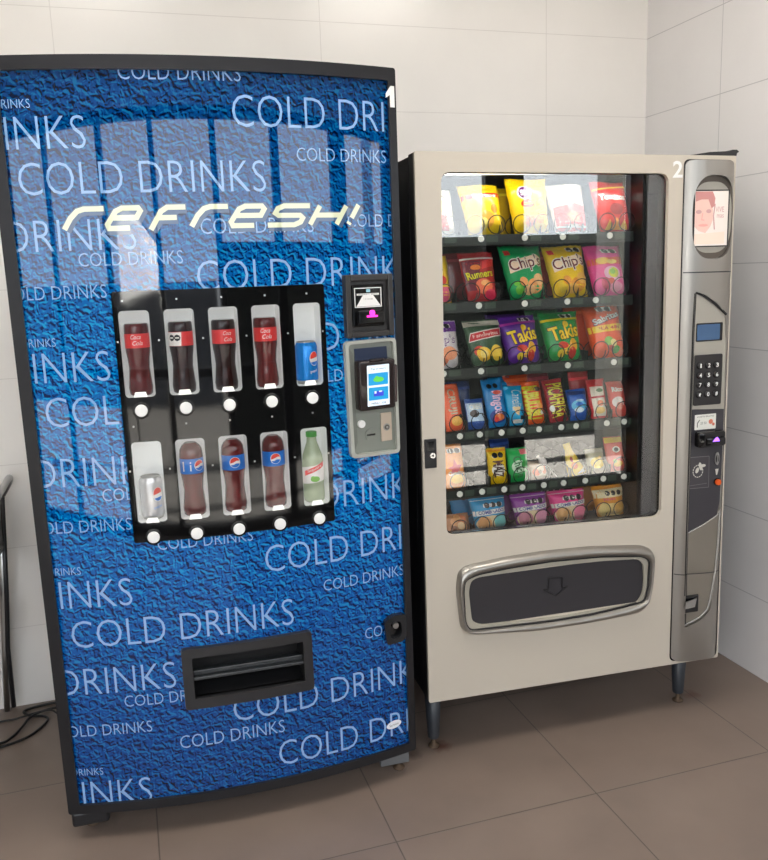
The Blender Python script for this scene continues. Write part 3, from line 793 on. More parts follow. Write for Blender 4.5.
def takis_art(c2):
    return [blob((250, 200, 40), .15, .2, .34, .7), blob((214, 60, 40), -.15, .30, .3, .6), blob((240, 180, 40), .45, .30, .24, 1.3), blob((210, 50, 34), .35, .14, .22, 1.3), blob((246, 214, 60), -.3, .14, .22, .8)] + \
           [('text', BLK, 'Takis', .05, .56, 1.66, .31, .16, .05), ('text', YEL, 'Takis', .05, .56, 1.60, .28, .16, .025), blob(YEL, .15, .72, .16), ('band', c2, .78, .82, .83, .87)] + seals(2, .35, .90, .12, .3)
def twin(cookie1, cookie2, word):
    return [('band', WHT, .46, .52, .60, .66), ('text', (60, 70, 150), word, .05, .57, 1.55, .105, .05, .03)] + seals(3, .18, .76, .15, .36) + \
           [blob((238, 214, 170), 0, .22, .95, .5), blob(cookie1, -.45, .24, .42, 1.0), blob(cookie2, .52, .26, .42, 1.0), ('band', WHT, .90, .91, .915, .925)]
g1 = 'crisp packets on the top tray'; g2 = 'crisp packets on the second tray'; g3 = 'crisp packets on the third tray'; g4 = 'slim packets on the fourth tray'; g5 = 'slim packets on the fifth tray'; g6 = 'biscuit packets on the bottom tray'
z = TZ[0]+.010
packet(PK, 'pale packet with a red corner, leftmost on the top tray', CR, g1, .112, z, .115, .145, (222, 214, 196), [('poly', (216, 70, 50), [(-.2, .1), (.6, .1), (.5, .45), (-.1, .35)]), blob((240, 190, 60), .3, .6, .3), ('text', (90, 80, 80), 'Papas', 0, .78, 1.1, .12, .1)])
packet(PK, 'yellow packet with a red oval band, second from the left on the top tray', CR, g1, .262, z, .125, .158, (246, 208, 20), [('band', (206, 40, 44), .66, .72, .76, .80), ('text', WHT, 'Fritos', .1, .735, 1.2, .07, .03, .03), blob((240, 170, 60), .0, .28, .42, 1), blob((232, 140, 40), .5, .48, .2, 1.2), blob((250, 230, 120), -.2, .2, .26)], t=.028)
packet(PK, 'yellow packet with a purple round emblem, third on the top tray', CR, g1, .412, z, .128, .170, (248, 206, 14), [blob(WHT, -.3, .72, .34), blob((100, 30, 100), -.3, .72, .28), ('text', WHT, 'Sol', -.3, .72, .4, .10, .1, .04), blob((206, 44, 34), -.2, .52, .34, .6), ('text', YEL, 'Queso', -.2, .52, .5, .05, .05, .03), blob((240, 160, 60), .35, .30, .34), blob((224, 120, 40), -.2, .22, .28), blob((150, 190, 60), .5, .55, .2)], t=.030, lean=.16)
packet(PK, 'cream and red packet with white script, fourth on the top tray', CR, g1, .548, z, .122, .158, (214, 206, 196), [('poly', (212, 58, 52), [(-.9, .04), (.9, .04), (.9, .52), (.3, .58), (-.9, .50)]), ('text', WHT, 'Sabritones', 0, .72, 1.5, .10, -.03, .03), blob((232, 150, 110), .1, .3, .4, .7), ('band', WHT, .10, .10, .13, .13)])
packet(PK, 'red packet with bold white lettering, rightmost on the top tray', CR, g1, .702, z, .118, .165, (206, 36, 36), [('text', WHT, 'Tostitos', .0, .66, 1.5, .12, -.03, .05), ('poly', (240, 190, 80), [(-.7, .05), (-.45, .22), (-.2, .05)]), ('poly', (246, 160, 60), [(-.3, .05), (0, .26), (.3, .05)]), ('poly', (240, 190, 80), [(.2, .05), (.5, .22), (.8, .05)]), ('band', (240, 200, 60), .80, .86, .83, .90), blob((150, 30, 40), .1, .42, .4, .8)])
z = TZ[1]+.010
packet(PK, 'yellow and pink packet half hidden at the left end of the second tray', CR, g2, .092, z, .122, .150, (240, 200, 40), [('poly', (226, 90, 130), [(-.95, .03), (.95, .03), (.95, .32), (-.95, .28)]), blob((214, 50, 40), .5, .45, .3, .8), blob((246, 150, 40), -.1, .40, .3), ('text', BLK, 'Bolitas', 0, .68, 1.3, .13, .1, .02)])
packet(PK, 'red racing style packet with yellow lettering on the second tray', CR, g2, .250, z, .108, .155, (178, 28, 38), [('poly', (110, 20, 50), [(-.95, .2), (-.3, .2), (.1, .8), (-.95, .8)]), ('poly', (232, 60, 60), [(.1, .62), (.95, .7), (.95, .88), (.2, .78)]), blob((238, 110, 70), .1, .28, .55, .8), blob((250, 180, 110), .2, .34, .3, .6), blob((226, 50, 90), .5, .12, .4, .7), blob((240, 130, 50), -.25, .66, .3, .5), ('text', BLK, 'Runners', -.05, .52, 1.7, .17, .12, .05), ('text', (240, 228, 30), 'Runners', -.05, .52, 1.62, .15, .12, .02), ('band', WHT, .82, .84, .86, .88)])
packet(PK, 'bright green crisp packet with maroon script lettering on the second tray', CR, g2, .398, z, .132, .172, (12, 160, 92), chips_art((110, 30, 44), (240, 160, 96), (246, 190, 130), (110, 190, 60)), t=.028)
packet(PK, 'yellow crisp packet with maroon script lettering on the second tray', CR, g2, .546, z, .132, .168, (244, 200, 10), chips_art((110, 30, 44), (230, 150, 50), (244, 186, 84), (236, 200, 40)) + seals(2, .45, .90, .15, .34), t=.028)
packet(PK, 'hot pink packet with a lime in the middle, rightmost on the second tray', CR, g2, .685, z, .125, .165, (236, 66, 150), [('band', (226, 90, 50), .58, .60, .70, .74), blob((250, 200, 60), -.3, .66, .34, .5), blob((250, 220, 120), .2, .64, .3, .4), blob((250, 190, 220), .15, .40, .5, .8), blob((216, 220, 40), .22, .42, .30, .9), blob((130, 190, 50), .15, .44, .16, .9), blob((200, 30, 90), -.3, .22, .3), blob((250, 150, 190), .3, .15, .4, .6), blob((200, 60, 40), .0, .26, .16)] + seals(2, .2, .86, .16, .4), t=.026)
z = TZ[2]+.010
packet(PK, 'white and purple crisp packet at the left end of the third tray', CR, g3, .115, z, .125, .150, (226, 218, 222), [('poly', (120, 60, 160), [(-.98, .70), (.98, .76), (.98, .98), (-.98, .98)]), blob((232, 130, 90), -.2, .2, .5, .8), blob((240, 160, 120), .4, .3, .42, .8), ('text', (110, 50, 130), "Chip's", .05, .56, 1.5, .24, .05, .02), ('text', (246, 240, 240), "Chip's", .03, .57, 1.46, .22, .05, -.02)] + seals(2, .3, .88, .14, .34))
packet(PK, 'dark green packet with a red banner and yellow crisps on the third tray', CR, g3, .265, z, .118, .148, (62, 92, 66), [('band', (214, 206, 190), .84, .86, .96, .97), blob((210, 60, 40), -.5, .3, .3, 1), blob((246, 196, 50), -.28, .24, .42, .9), blob((246, 206, 70), .52, .26, .38, 1.1), blob((250, 220, 120), -.28, .24, .24, .9), ('poly', WHT, [(-.96, .50), (.94, .62), (.96, .80), (-.80, .70)]), ('poly', (206, 36, 46), [(-.92, .52), (.90, .64), (.92, .78), (-.78, .68)]), ('text', (250, 210, 200), 'Rancheritos', .02, .655, 1.45, .075, .12, .02)])
packet(PK, 'purple packet with yellow block lettering on the third tray', CR, g3, .388, z, .122, .155, (92, 36, 148), takis_art((190, 60, 170)), t=.024, roll=-.03)
packet(PK, 'green packet with yellow block lettering on the third tray', CR, g3, .528, z, .128, .160, (22, 150, 66), takis_art((246, 226, 30)), t=.026)
packet(PK, 'orange packet with white slanted lettering, rightmost on the third tray', CR, g3, .685, z, .125, .172, (240, 84, 24), [('band', (250, 206, 30), .46, .50, .58, .64), ('text', (200, 60, 20), 'FLAMIN', .05, .55, 1.3, .06, .05, .03), blob((206, 50, 40), .1, .22, .3), blob((120, 180, 50), -.1, .30, .26, .9), blob((70, 170, 60), .35, .14, .24, .8), blob((246, 226, 150), .15, .26, .2), ('text', (60, 20, 60), 'Sabritas', .0, .74, 1.6, .14, .30, .06), ('text', WHT, 'Sabritas', .0, .745, 1.55, .12, .30, .03)] + seals(2, .1, .93, .16, .42), t=.030)
z = TZ[3]+.010
def slim(label, grp, u, w, h, base, art, **k): return packet('slim_packet', label, CR, grp, u, z, w, h, base, art, t=k.pop('t', .014), narrow=True, **k)
V = PI/2
slim('orange red slim packet with pale vertical lettering, leftmost on the fourth tray', g4, .160, .062, .150, (236, 100, 60), [('text', (200, 190, 160), 'Cheetos', -.05, .60, 1.9, .55, -V+.05, .02) if 0 else ('text', (190, 180, 150), 'CRUJI', -.05, .62, 2.6, .20, -V, .02), blob((250, 190, 90), .2, .2, .6, .8), blob(BLK, .7, .30, .22)], roll=-.05)
slim('small blue and white biscuit packet on the fourth tray', g4, .232, .060, .098, (40, 84, 170), [('poly', (190, 214, 240), [(-.95, .25), (.9, .25), (.8, .85), (-.95, .85)]), blob((70, 54, 54), -.2, .5, .5, .8), ('text', WHT, 'OREO', .05, .72, 1.4, .18, .05, .04)])
slim('tall blue packet with red and orange picture on the fourth tray', g4, .305, .068, .158, (16, 130, 200), [blob((30, 60, 150), .0, .22, .8, .8), blob((230, 120, 50), .1, .2, .5, .7), blob((224, 70, 60), -.2, .16, .25), ('text', (240, 200, 230), 'Pingos', .1, .5, 2.2, .30, -V, .03), blob((224, 80, 60), .2, .70, .4, .5)] + seals(2, -.1, .84, .24, .6, False), roll=-.04)
slim('plain cyan packet with thin white script on the fourth tray', g4, .368, .062, .130, (4, 160, 214), [('text', WHT, 'Canelita', .2, .62, 2.2, .26, -V-.1, -.01), ('poly', (238, 206, 150), [(-.4, .46), (.5, .46), (.2, .24), (-.1, .30)]), ('poly', WHT, [(-.5, .06), (.6, .06), (.6, .15), (-.5, .15)]), ('poly', BLK, [(.35, .14), (.8, .14), (.8, .24), (.35, .24)])])
slim('orange packet with green and yellow vertical lettering on the fourth tray', g4, .437, .064, .140, (240, 90, 24), [('text', BLK, 'PALETON', -.15, .52, 3.6, .52, -V, .03) if 0 else ('text', (226, 220, 40), 'BUBULUBU', -.2, .50, 3.4, .36, -V, .05), blob((70, 40, 40), .5, .80, .4, .6), blob((250, 170, 80), .45, .4, .35), blob(WHT, .6, .25, .2)], roll=-.04)
slim('dark red packet with yellow vertical lettering on the fourth tray', g4, .516, .066, .142, (176, 26, 40), [('text', (90, 14, 24), 'PICAFRESA', .1, .50, 3.5, .42, -V, .07), ('text', (240, 226, 60), 'PICAFRESA', .1, .50, 3.4, .38, -V, .02), blob(WHT, -.6, .32, .24, 1.3)], roll=-.06)
slim('short blue packet with white swirls on the fourth tray', g4, .590, .068, .104, (14, 90, 190), [blob((90, 190, 236), 0, .45, .8, .7), blob((220, 236, 250), -.1, .32, .5, .5), blob((20, 110, 210), .0, .5, .4, .5), blob((180, 220, 246), .1, .62, .4, .3), ('poly', (10, 50, 130), [(-.9, .80), (.9, .80), (.9, .93), (-.9, .93)])])
slim('red and white packet with a peach on the fourth tray', g4, .662, .062, .132, (220, 40, 48), [('poly', (236, 220, 200), [(-.7, .06), (.75, .06), (.7, .80), (-.8, .80)]), blob((246, 200, 110), .0, .2, .6, .6), blob((240, 130, 80), .1, .38, .35, .9), blob((90, 120, 60), .2, .70, .4, .5), ('band', (200, 40, 50), .50, .52, .55, .57)])
slim('pale red packet at the right end of the fourth tray', g4, .735, .060, .120, (226, 76, 64), [blob((240, 220, 214), -.1, .4, .7, .9), blob((232, 130, 110), .0, .3, .4), ('text', WHT, 'Rico', 0, .76, 1.3, .14, .0, .04)])
z = TZ[4]+.010
slim('orange packet with a pink star, leftmost on the fifth tray', g5, .158, .068, .142, (244, 150, 60), [blob((250, 206, 90), .1, .22, .7, .7), ('poly', (222, 80, 90), [(-.7, .46), (-.2, .50), (.0, .66), (.25, .52), (.75, .52), (.4, .42), (.5, .28), (0, .38), (-.5, .26), (-.35, .42)]), ('text', WHT, 'Gansito', .05, .34, 1.5, .09, .05, .04)] + seals(2, .1, .84, .26, .6))
slim('yellow packet with vertical lettering on the fifth tray', g5, .302, .064, .118, (244, 200, 16), [blob(WHT, 0, .40, .7, .9), ('text', (90, 60, 60), 'MAIZ', .0, .42, 1.7, .30, -V, .03), ('band', (236, 150, 20), .90, .90, .96, .96)] + seals(2, 0, .80, .28, .6, False), lean=.12)
slim('green and white packet with leaves on the fifth tray', g5, .373, .070, .112, (30, 176, 84), [blob((214, 240, 214), 0, .45, .7, .9), blob((40, 160, 60), .5, .5, .28, 1.3), blob((40, 160, 60), -.4, .16, .2), ('text', (60, 120, 70), 'Chicle', .0, .45, 2.0, .26, -V+.2, .02), ('poly', (236, 120, 130), [(.2, .80), (.9, .80), (.9, .95), (.2, .95)])], lean=.12)
slim('small clear bag of orange sweets on the fifth tray', g5, .445, .062, .062, (218, 190, 170), [blob((232, 110, 70), -.4, .4, .4), blob((232, 120, 80), .5, .5, .3, 1.6), blob((250, 230, 210), .1, .6, .4), blob((120, 100, 80), .0, .4, .2)], t=.018)
t_ = thing('lollipop', 'white wrapped lollipop leaning on its stick on the fifth tray', 'sweet', (0, 0, 0))
a = A2; lx, ly = .512, .150
t_.location = (-1.3195+lx*math.cos(a)-ly*math.sin(a), -.8534+lx*math.sin(a)+ly*math.cos(a), z+.004)
t_.rotation_euler = (0, -.75, a)
bm = bmesh.new(); tube(bm, [(0, 0, 0), (0, 0, .065)], .002, 8); obj('stick', bm, M_white, t_)
bm = bmesh.new(); lathe(bm, [(.002, .058), (.009, .064), (.013, .072), (.012, .082), (.006, .089), (.003, .096), (.007, .100)], 20); obj('wrapper', bm, mat('sweet_wrapper', (236, 226, 222), .3), t_)
# triangular bag
o = packet('cone_packet', 'yellow cone shaped sweet bag with a twisted top on the fifth tray', CR, g5, .580, z, .080, .112, (246, 206, 50), [blob((236, 120, 40), -.1, .3, .4, .7), blob((190, 60, 60), -.2, .5, .25), ('poly', WHT, [(.0, .04), (.9, .04), (.9, .2)])], t=.012, roll=-.18)
for ch in o.children:
    for v in ch.data.vertices:
        q = v.co.z/.112; k = 1-.86*min(1, max(0, q)) if q < .8 else .31-.7*(.0 if q > .9 else 0)
        v.co.x *= k; v.co.y *= (1-.5*q)
slim('small clear bag of yellow rings on the fifth tray', g5, .655, .064, .084, (208, 200, 170), [blob((244, 206, 40), .0, .42, .75, .8), blob((250, 226, 100), .0, .44, .4, .8), blob((230, 180, 30), .3, .6, .2), ('band', (226, 220, 200), .84, .84, .95, .95)], t=.016)
slim('red and orange packet with a yellow top at the right end of the fifth tray', g5, .730, .068, .118, (228, 84, 66), [('poly', (244, 200, 60), [(-.95, .82), (.95, .82), (.95, .97), (-.95, .97)]), blob(WHT, .0, .62, .4, .8), blob(BLK, .0, .62, .26, .8), blob((250, 190, 60), .0, .22, .5, .6), blob((150, 190, 60), -.3, .3, .2)])
z = TZ[5]+.010
packet(PK, 'small clear packet of brown snacks, leftmost on the bottom tray', CR, g6, .160, z, .085, .066, (176, 120, 80), [blob((214, 150, 96), -.2, .6, .4, .8), blob((206, 110, 60), .3, .7, .34), blob((230, 190, 140), .2, .4, .3), blob((120, 76, 50), -.4, .3, .2), blob((224, 160, 100), .0, .8, .26)], t=.016)
W_ = 'COMBINADO'
packet(PK, 'cyan biscuit packet with three black seals on the bottom tray', CR, g6, .268, z, .116, .112, (12, 150, 206), twin((232, 170, 110), (120, 200, 200), W_), lean=.14)
packet(PK, 'purple biscuit packet with three black seals on the bottom tray', CR, g6, .412, z, .122, .108, (150, 50, 160), twin((206, 130, 150), (230, 150, 180), W_), lean=.14)
packet(PK, 'pink biscuit packet with three black seals on the bottom tray', CR, g6, .548, z, .126, .106, (236, 50, 140), twin((236, 176, 110), (246, 130, 160), W_), lean=.12)
packet(PK, 'golden orange biscuit packet with three black seals on the bottom tray', CR, g6, .700, z, .110, .106, (232, 150, 24), [('band', (240, 224, 180), .62, .64, .88, .90)] + seals(3, .18, .76, .15, .38, False) + [('text', (226, 90, 110), 'Nuez', -.1, .58, .8, .1, .05, .03), blob((238, 204, 130), 0, .2, .95, .5), blob((240, 210, 130), -.45, .26, .42, 1), blob((226, 170, 80), .55, .28, .4, 1)], lean=.12)
# packets standing behind the first ones
for (u, zz, w, h, base, lab, gg) in [(.225, TZ[5]+.010, .125, .128, (12, 132, 190), 'cyan packet standing behind the front cyan biscuit packet', g6), (.385, TZ[5]+.010, .13, .126, (120, 44, 134), 'purple packet standing behind the front purple biscuit packet', g6),
      (.515, TZ[5]+.010, .125, .124, (214, 40, 120), 'pink packet standing behind the front pink biscuit packet', g6), (.665, TZ[5]+.010, .115, .128, (190, 120, 40), 'orange packet standing behind the front golden biscuit packet', g6),
      (.335, TZ[0]+.010, .10, .150, (206, 172, 30), 'dull yellow packet standing between the two yellow packets of the top tray', g1),
      (.205, TZ[3]+.010, .075, .145, (40, 56, 110), 'navy packet standing behind the small blue and white biscuit packet', g4), (.345, TZ[3]+.010, .070, .150, (8, 120, 176), 'dull blue packet standing behind the plain cyan packet', g4),
      (.405, TZ[3]+.010, .085, .162, (226, 76, 30), 'orange packet standing behind the orange packet with vertical lettering', g4), (.485, TZ[3]+.010, .075, .162, (130, 24, 44), 'maroon packet standing behind the dark red packet', g4),
      (.632, TZ[3]+.010, .070, .150, (196, 34, 44), 'red packet standing behind the red and white peach packet', g4), (.500, TZ[2]+.010, .11, .162, (16, 112, 56), 'green packet standing behind the green packet with yellow lettering', g3),
      (.640, TZ[2]+.010, .12, .176, (226, 76, 28), 'orange packet standing behind the orange packet with slanted lettering', g3), (.360, TZ[2]+.010, .11, .155, (84, 34, 130), 'purple packet standing behind the purple packet with yellow lettering', g3),
      (.345, TZ[4]+.010, .065, .135, (30, 60, 130), 'blue and white striped packet standing behind the yellow and green slim packets', g5),
      (.500, TZ[1]+.010, .10, .150, (170, 60, 50), 'dark red packet standing behind the yellow crisp packet', g2), (.205, TZ[1]+.010, .11, .152, (130, 40, 50), 'maroon packet standing behind the red racing style packet', g2)]:
    packet(PK, lab, CR, gg, u, zz, w, h, base, [('band', tuple(min(255, int(c*1.25+20)) for c in base), .80, .82, .86, .88)] + (seals(3, .1, .76, .15, .38) if zz < .7 else []), t=.015, y=.225, lean=.12)
# coils in front of the packets (parts of the trays)
trays = [o for o in bpy.data.objects if o.name.startswith('snack_tray')]
trays.sort(key=lambda o: -max(v.co.z for v in o.data.vertices))
two = [[.262, .412, .548, .702, .112], [.092, .245, .398, .546, .685], [.115, .265, .388, .528, .685], [], [], [.268, .412, .548, .700]]
one = [[], [], [], [.160, .232, .305, .368, .437, .516, .590, .662, .735], [.158, .230, .302, .373, .445, .512, .580, .655, .730], [.160]]
for k in range(6):
    for u in two[k]:
        for s in (-1, 1): coil('spiral_coil', trays[k], u+s*.034, .118, TZ[k]+.010+.031, .0275, 6, .40)
    for u in one[k]: coil('spiral_coil', trays[k], u, .118, TZ[k]+.010+.029, .0270, 6, .40)

# ---- silver control column
UC = .9430
def colm(x, z, off):
    s = (x-UC)/.0885; return (x, -(.022*(1-min(1, abs(s))**4)+off), z)
outer = round_poly([(.8565, .2005), (1.0310, .1900), (1.0240, 1.8075), (.8555, 1.8105)], .020, 5)
blade = round_poly([(.892, 1.421), (.925, 1.411), (.968, 1.384), (1.006, 1.347), (1.013, 1.20), (1.0135, .95), (1.013, .72), (1.009, .53), (.997, .43), (.988, .366), (.954, .337), (.894, .317)], .008, 3)
oval = ell(.950, 1.642, .0735, .124, 48, 2.9)
col = decal('control_column', [(fill([outer, blade, oval]), 0, 0)], M_silver, m2, colm, stepx=.008, thick=.022, smooth=True)
decal('column_gasket', [(fill([off_poly(outer, .004)]), 0, .0012)], M_black_gloss, col, flat, thick=.001)
# joints
bm = bmesh.new()
bm = None
decal('column_joint', [(ribbon([(.8575, 1.479), (1.0315, 1.477)], .0035), 0, .0006), (ribbon([(.8575, .505), (.893, .503)], .003), 0, .0006), (ribbon([(.892, .506), (1.034, .497)], .003), 0, .0008 if 0 else .0006)], M_black, col, colm, stepx=.008)
# screen in oval bezel
bez = decal('screen_surround', [(fill([off_poly(oval, .002)]), 0, .006)], M_silver2, col, flat, thick=.004)
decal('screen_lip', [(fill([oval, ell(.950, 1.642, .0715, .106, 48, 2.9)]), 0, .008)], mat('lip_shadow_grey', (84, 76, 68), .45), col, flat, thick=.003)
SX0, SX1, SZ0, SZ1 = .885, 1.006, 1.556, 1.722
fm = [(0, 0), (1, 0), (1, 1), (0, 1)]
def sxy(a, b_): return (SX0+a*(SX1-SX0), SZ0+b_*(SZ1-SZ0))
its = [(fill([[sxy(*p) for p in fm]]), 0, .011)]
its += [(fill([[sxy(*p) for p in [(.03, .98), (.52, .98), (.60, .86), (.58, .72), (.50, .68), (.40, .84), (.2, .84), (.03, .80)]]]), 1, .0114),
        (fill([[sxy(*p) for p in [(.02, .80), (.2, .86), (.42, .84), (.54, .66), (.55, .48), (.48, .36), (.34, .24), (.14, .28), (.02, .36)]]]), 2, .0113),
        (fill([ell(*sxy(.13, .62), .010, .006)]), 3, .0116), (fill([ell(*sxy(.42, .63), .009, .006)]), 3, .0116), (fill([ell(*sxy(.27, .38), .017, .004)]), 4, .0116), (ribbon([sxy(.25, .6), sxy(.22, .48), sxy(.30, .47)], .003), 4, .0115),
        (ribbon([sxy(.60, .76), sxy(.56, .55), sxy(.60, .30)], .004), 3, .0116),
        (fill([[sxy(*p) for p in [(.0, .04), (.9, .04), (.9, .26), (.0, .22)]]]), 5, .0112),
        (put_text('VIVE', *sxy(.74, .66), .030, .016, 'C'), 3, .0116), (put_text('mas', *sxy(.76, .54), .024, .010, 'C'), 3, .0116)]
scr = decal('advert_screen', its, [mat('ad_white', (232, 222, 214), .3, emit=.14), mat('ad_hair', (198, 136, 132), .3, emit=.12), mat('ad_skin', (228, 190, 178), .3, emit=.14),
      mat('ad_ink', (196, 150, 148), .3, emit=.2), mat('ad_lip', (226, 160, 150), .3, emit=.2), mat('ad_cream', (234, 214, 198), .3, emit=.14)], col, flat)
decal('screen_frame', [(ribbon([sxy(*p) for p in fm], .0035, True), 0, .012)], M_black, scr, flat, thick=.003)
# recessed blade: three plates
up = decal('selection_fascia', [(fill([round_poly([(.891, 1.052), (1.014, 1.045), (1.0135, 1.25), (1.004, 1.347), (.968, 1.386), (.925, 1.413), (.891, 1.423)], .004)]), 0, .008)], M_silver2, col, flat, thick=.006)
decal('recess_shadow_gap', [(fill([off_poly(blade, .003)]), 0, .003)], M_black_gloss, col, flat, thick=.0015)
lo = decal('payment_fascia', [(fill([[(.892, .645), (.955, .668), (1.004, .694), (1.013, .735), (1.0155, .87), (1.0155, 1.044), (.892, 1.051)]]), 0, .008)], mat('charcoal_fascia', (52, 50, 56), .4), col, flat, thick=.006)
low_f = decal('lower_fascia', [(fill([[(.8935, .32), (.954, .339), (.988, .368), (.998, .43), (1.010, .53), (1.013, .73), (1.005, .692), (.954, .667), (.8925, .643)]]), 0, .0075)], M_warm, col, flat, thick=.0055)
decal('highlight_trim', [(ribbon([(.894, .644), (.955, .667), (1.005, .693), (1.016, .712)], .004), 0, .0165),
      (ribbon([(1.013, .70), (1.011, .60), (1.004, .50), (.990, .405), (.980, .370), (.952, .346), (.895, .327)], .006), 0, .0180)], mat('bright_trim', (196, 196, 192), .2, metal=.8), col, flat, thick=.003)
decal('edge_groove', [(ribbon([(.8950, .330), (.8945, .366)], .007), 0, .0195), (ribbon([(.8930, .430), (.8915, .70), (.8905, 1.05), (.8905, 1.30), (.8930, 1.415)], .008), 0, .0195)], M_black_gloss, col, flat, thick=.003)
decal('edge_groove', [(ribbon([(.894, 1.418), (.925, 1.406), (.967, 1.379), (1.008, 1.345)], .007), 0, .0195)], M_black_gloss, col, flat, thick=.003)
decal('code_display', [(fill([rrect(.903, .998, 1.265, 1.322, .004)]), 1, .0095), (fill([rrect(.906, .988, 1.269, 1.318, .002)]), 0, .0100)], [mat('lcd_blue', (62, 92, 128), .15, emit=.06), M_black_gloss], up, flat, thick=.002)
kp = decal('keypad', [(fill([rrect(.900, 1.000, 1.063, 1.2235, .005)]), 0, .012)], mat('keypad_black', (34, 32, 34), .35), up, flat, thick=.006)
for i, ch in enumerate('123456789*0#'):
    r_, c_ = divmod(i, 3); x = .9175+.030*c_; zk = 1.190-.0305*r_
    bm = bmesh.new(); 
    rg = [[bm.verts.new((x+rr*math.cos(2*PI*k/20), -yy, zk+rr*math.sin(2*PI*k/20))) for k in range(20)] for rr, yy in ((.0115, .011), (.0112, .0155), (.0090, .0172))]
    for p, q in zip(rg, rg[1:]):
        for k in range(20): bm.faces.new((p[k], p[(k+1) % 20], q[(k+1) % 20], q[k])).smooth = True
    bm.faces.new(rg[-1])
    kb = obj('keypad_key', bm, mat('key_black', (22, 20, 22), .25), kp)
    decal('key_number', [(put_text(ch, x+.001, zk, .0085 if ch != '1' else .005, .013, 'C', offset=.02), 0, .0175)], M_num, kp, flat)
decal('price_card', [(fill([rrect(.908, .986, .984, 1.033, .002)]), 0, .0095), (put_text('ACEPTA BILLETES', .947, 1.026, .062, .005, 'C'), 2, .0101), (ribbon([(.918, .992), (.918, 1.006), (.926, 1.016)], .003), 2, .0101), (put_text('20 50', .940, 1.005, .022, .008, 'C'), 2, .0101),
      (fill([ell(.967, 1.008, .008, .008)]), 1, .0101), (fill([ell(.977, .999, .005, .005)]), 1, .0101)], [mat('card_white', (226, 226, 218), .4), mat('card_red', (208, 120, 96), .5), mat('card_ink', (90, 88, 86), .5)], lo, flat)
bm = bmesh.new(); box(bm, .907, 1.006, -.038, -.008, .930, .980, bevel=.008, seg=3); box(bm, .932, 1.000, -.046, -.03, .936, .962, bevel=.005)
bmv = obj('bill_acceptor', bm, M_black_gloss, lo, smooth=True)
bm = bmesh.new(); vs = [(.950, -.0467, .950), (.976, -.0467, .950), (.972, -.0467, .958), (.966, -.0467, .964), (.958, -.0467, .959)]
f = bm.faces.new([bm.verts.new(v) for v in vs]); r = bmesh.ops.extrude_face_region(bm, geom=[f]); bmesh.ops.translate(bm, verts=[v for v in r['geom'] if isinstance(v, bmesh.types.BMVert)], vec=(0, .001, 0))
obj('acceptor_lamp', bm, M_violet, bmv)
its = [(ribbon([(.887, .897), (.965, .895), (.967, .792), (.887, .794)], .002, True), 1, .0112), (ribbon([(.893, .803), (.960, .806)], .0016), 1, .0112), (fill([rrect(.888, .964, .794, .895, .002)]), 0, .0108)]
for k in range(14):
    a0 = 2*PI*k/14; its.append((ribbon([(.925+.018*math.cos(a0), .849+.020*math.sin(a0)), (.925+.018*math.cos(a0+.33), .849+.020*math.sin(a0+.33))], .003), 2, .0114))
its += [(fill([ell(.934, .864, .006, .014, 16, 2, .3)]), 2, .0116), (fill([ell(.922, .852, .006, .010, 16, 2, -.4)]), 2, .0116), (fill([ell(.944, .866, .009, .005, 16)]), 2, .0117)]
decal('emblem_plate', its, [mat('plate_charcoal', (60, 57, 62), .35), mat('plate_line', (110, 108, 110), .4), mat('emblem_white', (208, 206, 196), .5)], lo, flat)
bm = bmesh.new(); disc(bm, 1.000, .806, .0125, -.011, -.006, mi=1); disc(bm, 1.000, .806, .0095, -.018, -.008); obj('coin_return_button', bm, [M_orange, M_black_gloss], lo)
bm = bmesh.new(); disc(bm, 0, 0, .013, -.002, .002, mi=0); disc(bm, 0, 0, .009, -.0032, 0, mi=1); box(bm, -.0028, .0028, -.004, 0, -.013, .013, mi=0)
for v in bm.verts: v.co = (v.co.x*.62+.996, v.co.y-.0095, v.co.z*1.6+.884)
obj('coin_slot', bm, [M_steel, M_black_gloss], lo)
decal('coin_symbol', [(fill([[(.990, .850), (1.003, .850), (1.000, .838), (.998, .830), (.994, .830)]]), 0, .0105)], mat('emblem_white', (208, 206, 196), .5), lo, flat)
bm = bmesh.new(); box(bm, .887, .945, -.0185, -.006, .368, .428, bevel=.003); cr_ = obj('coin_return_tray', bm, M_black_gloss, col)
bm = bmesh.new(); vs = [bm.verts.new(p) for p in ((.886, -.030, .388), (.928, -.0235, .388), (.934, -.0235, .418), (.886, -.034, .414))]; f = bm.faces.new(vs)
r = bmesh.ops.extrude_face_region(bm, geom=[f]); bmesh.ops.translate(bm, verts=[v for v in r['geom'] if isinstance(v, bmesh.types.BMVert)], vec=(0, .004, 0)); obj('coin_return_flap', bm, M_steel, cr_)
for q_ in (up, lo, low_f): q_.location.y = -.0065
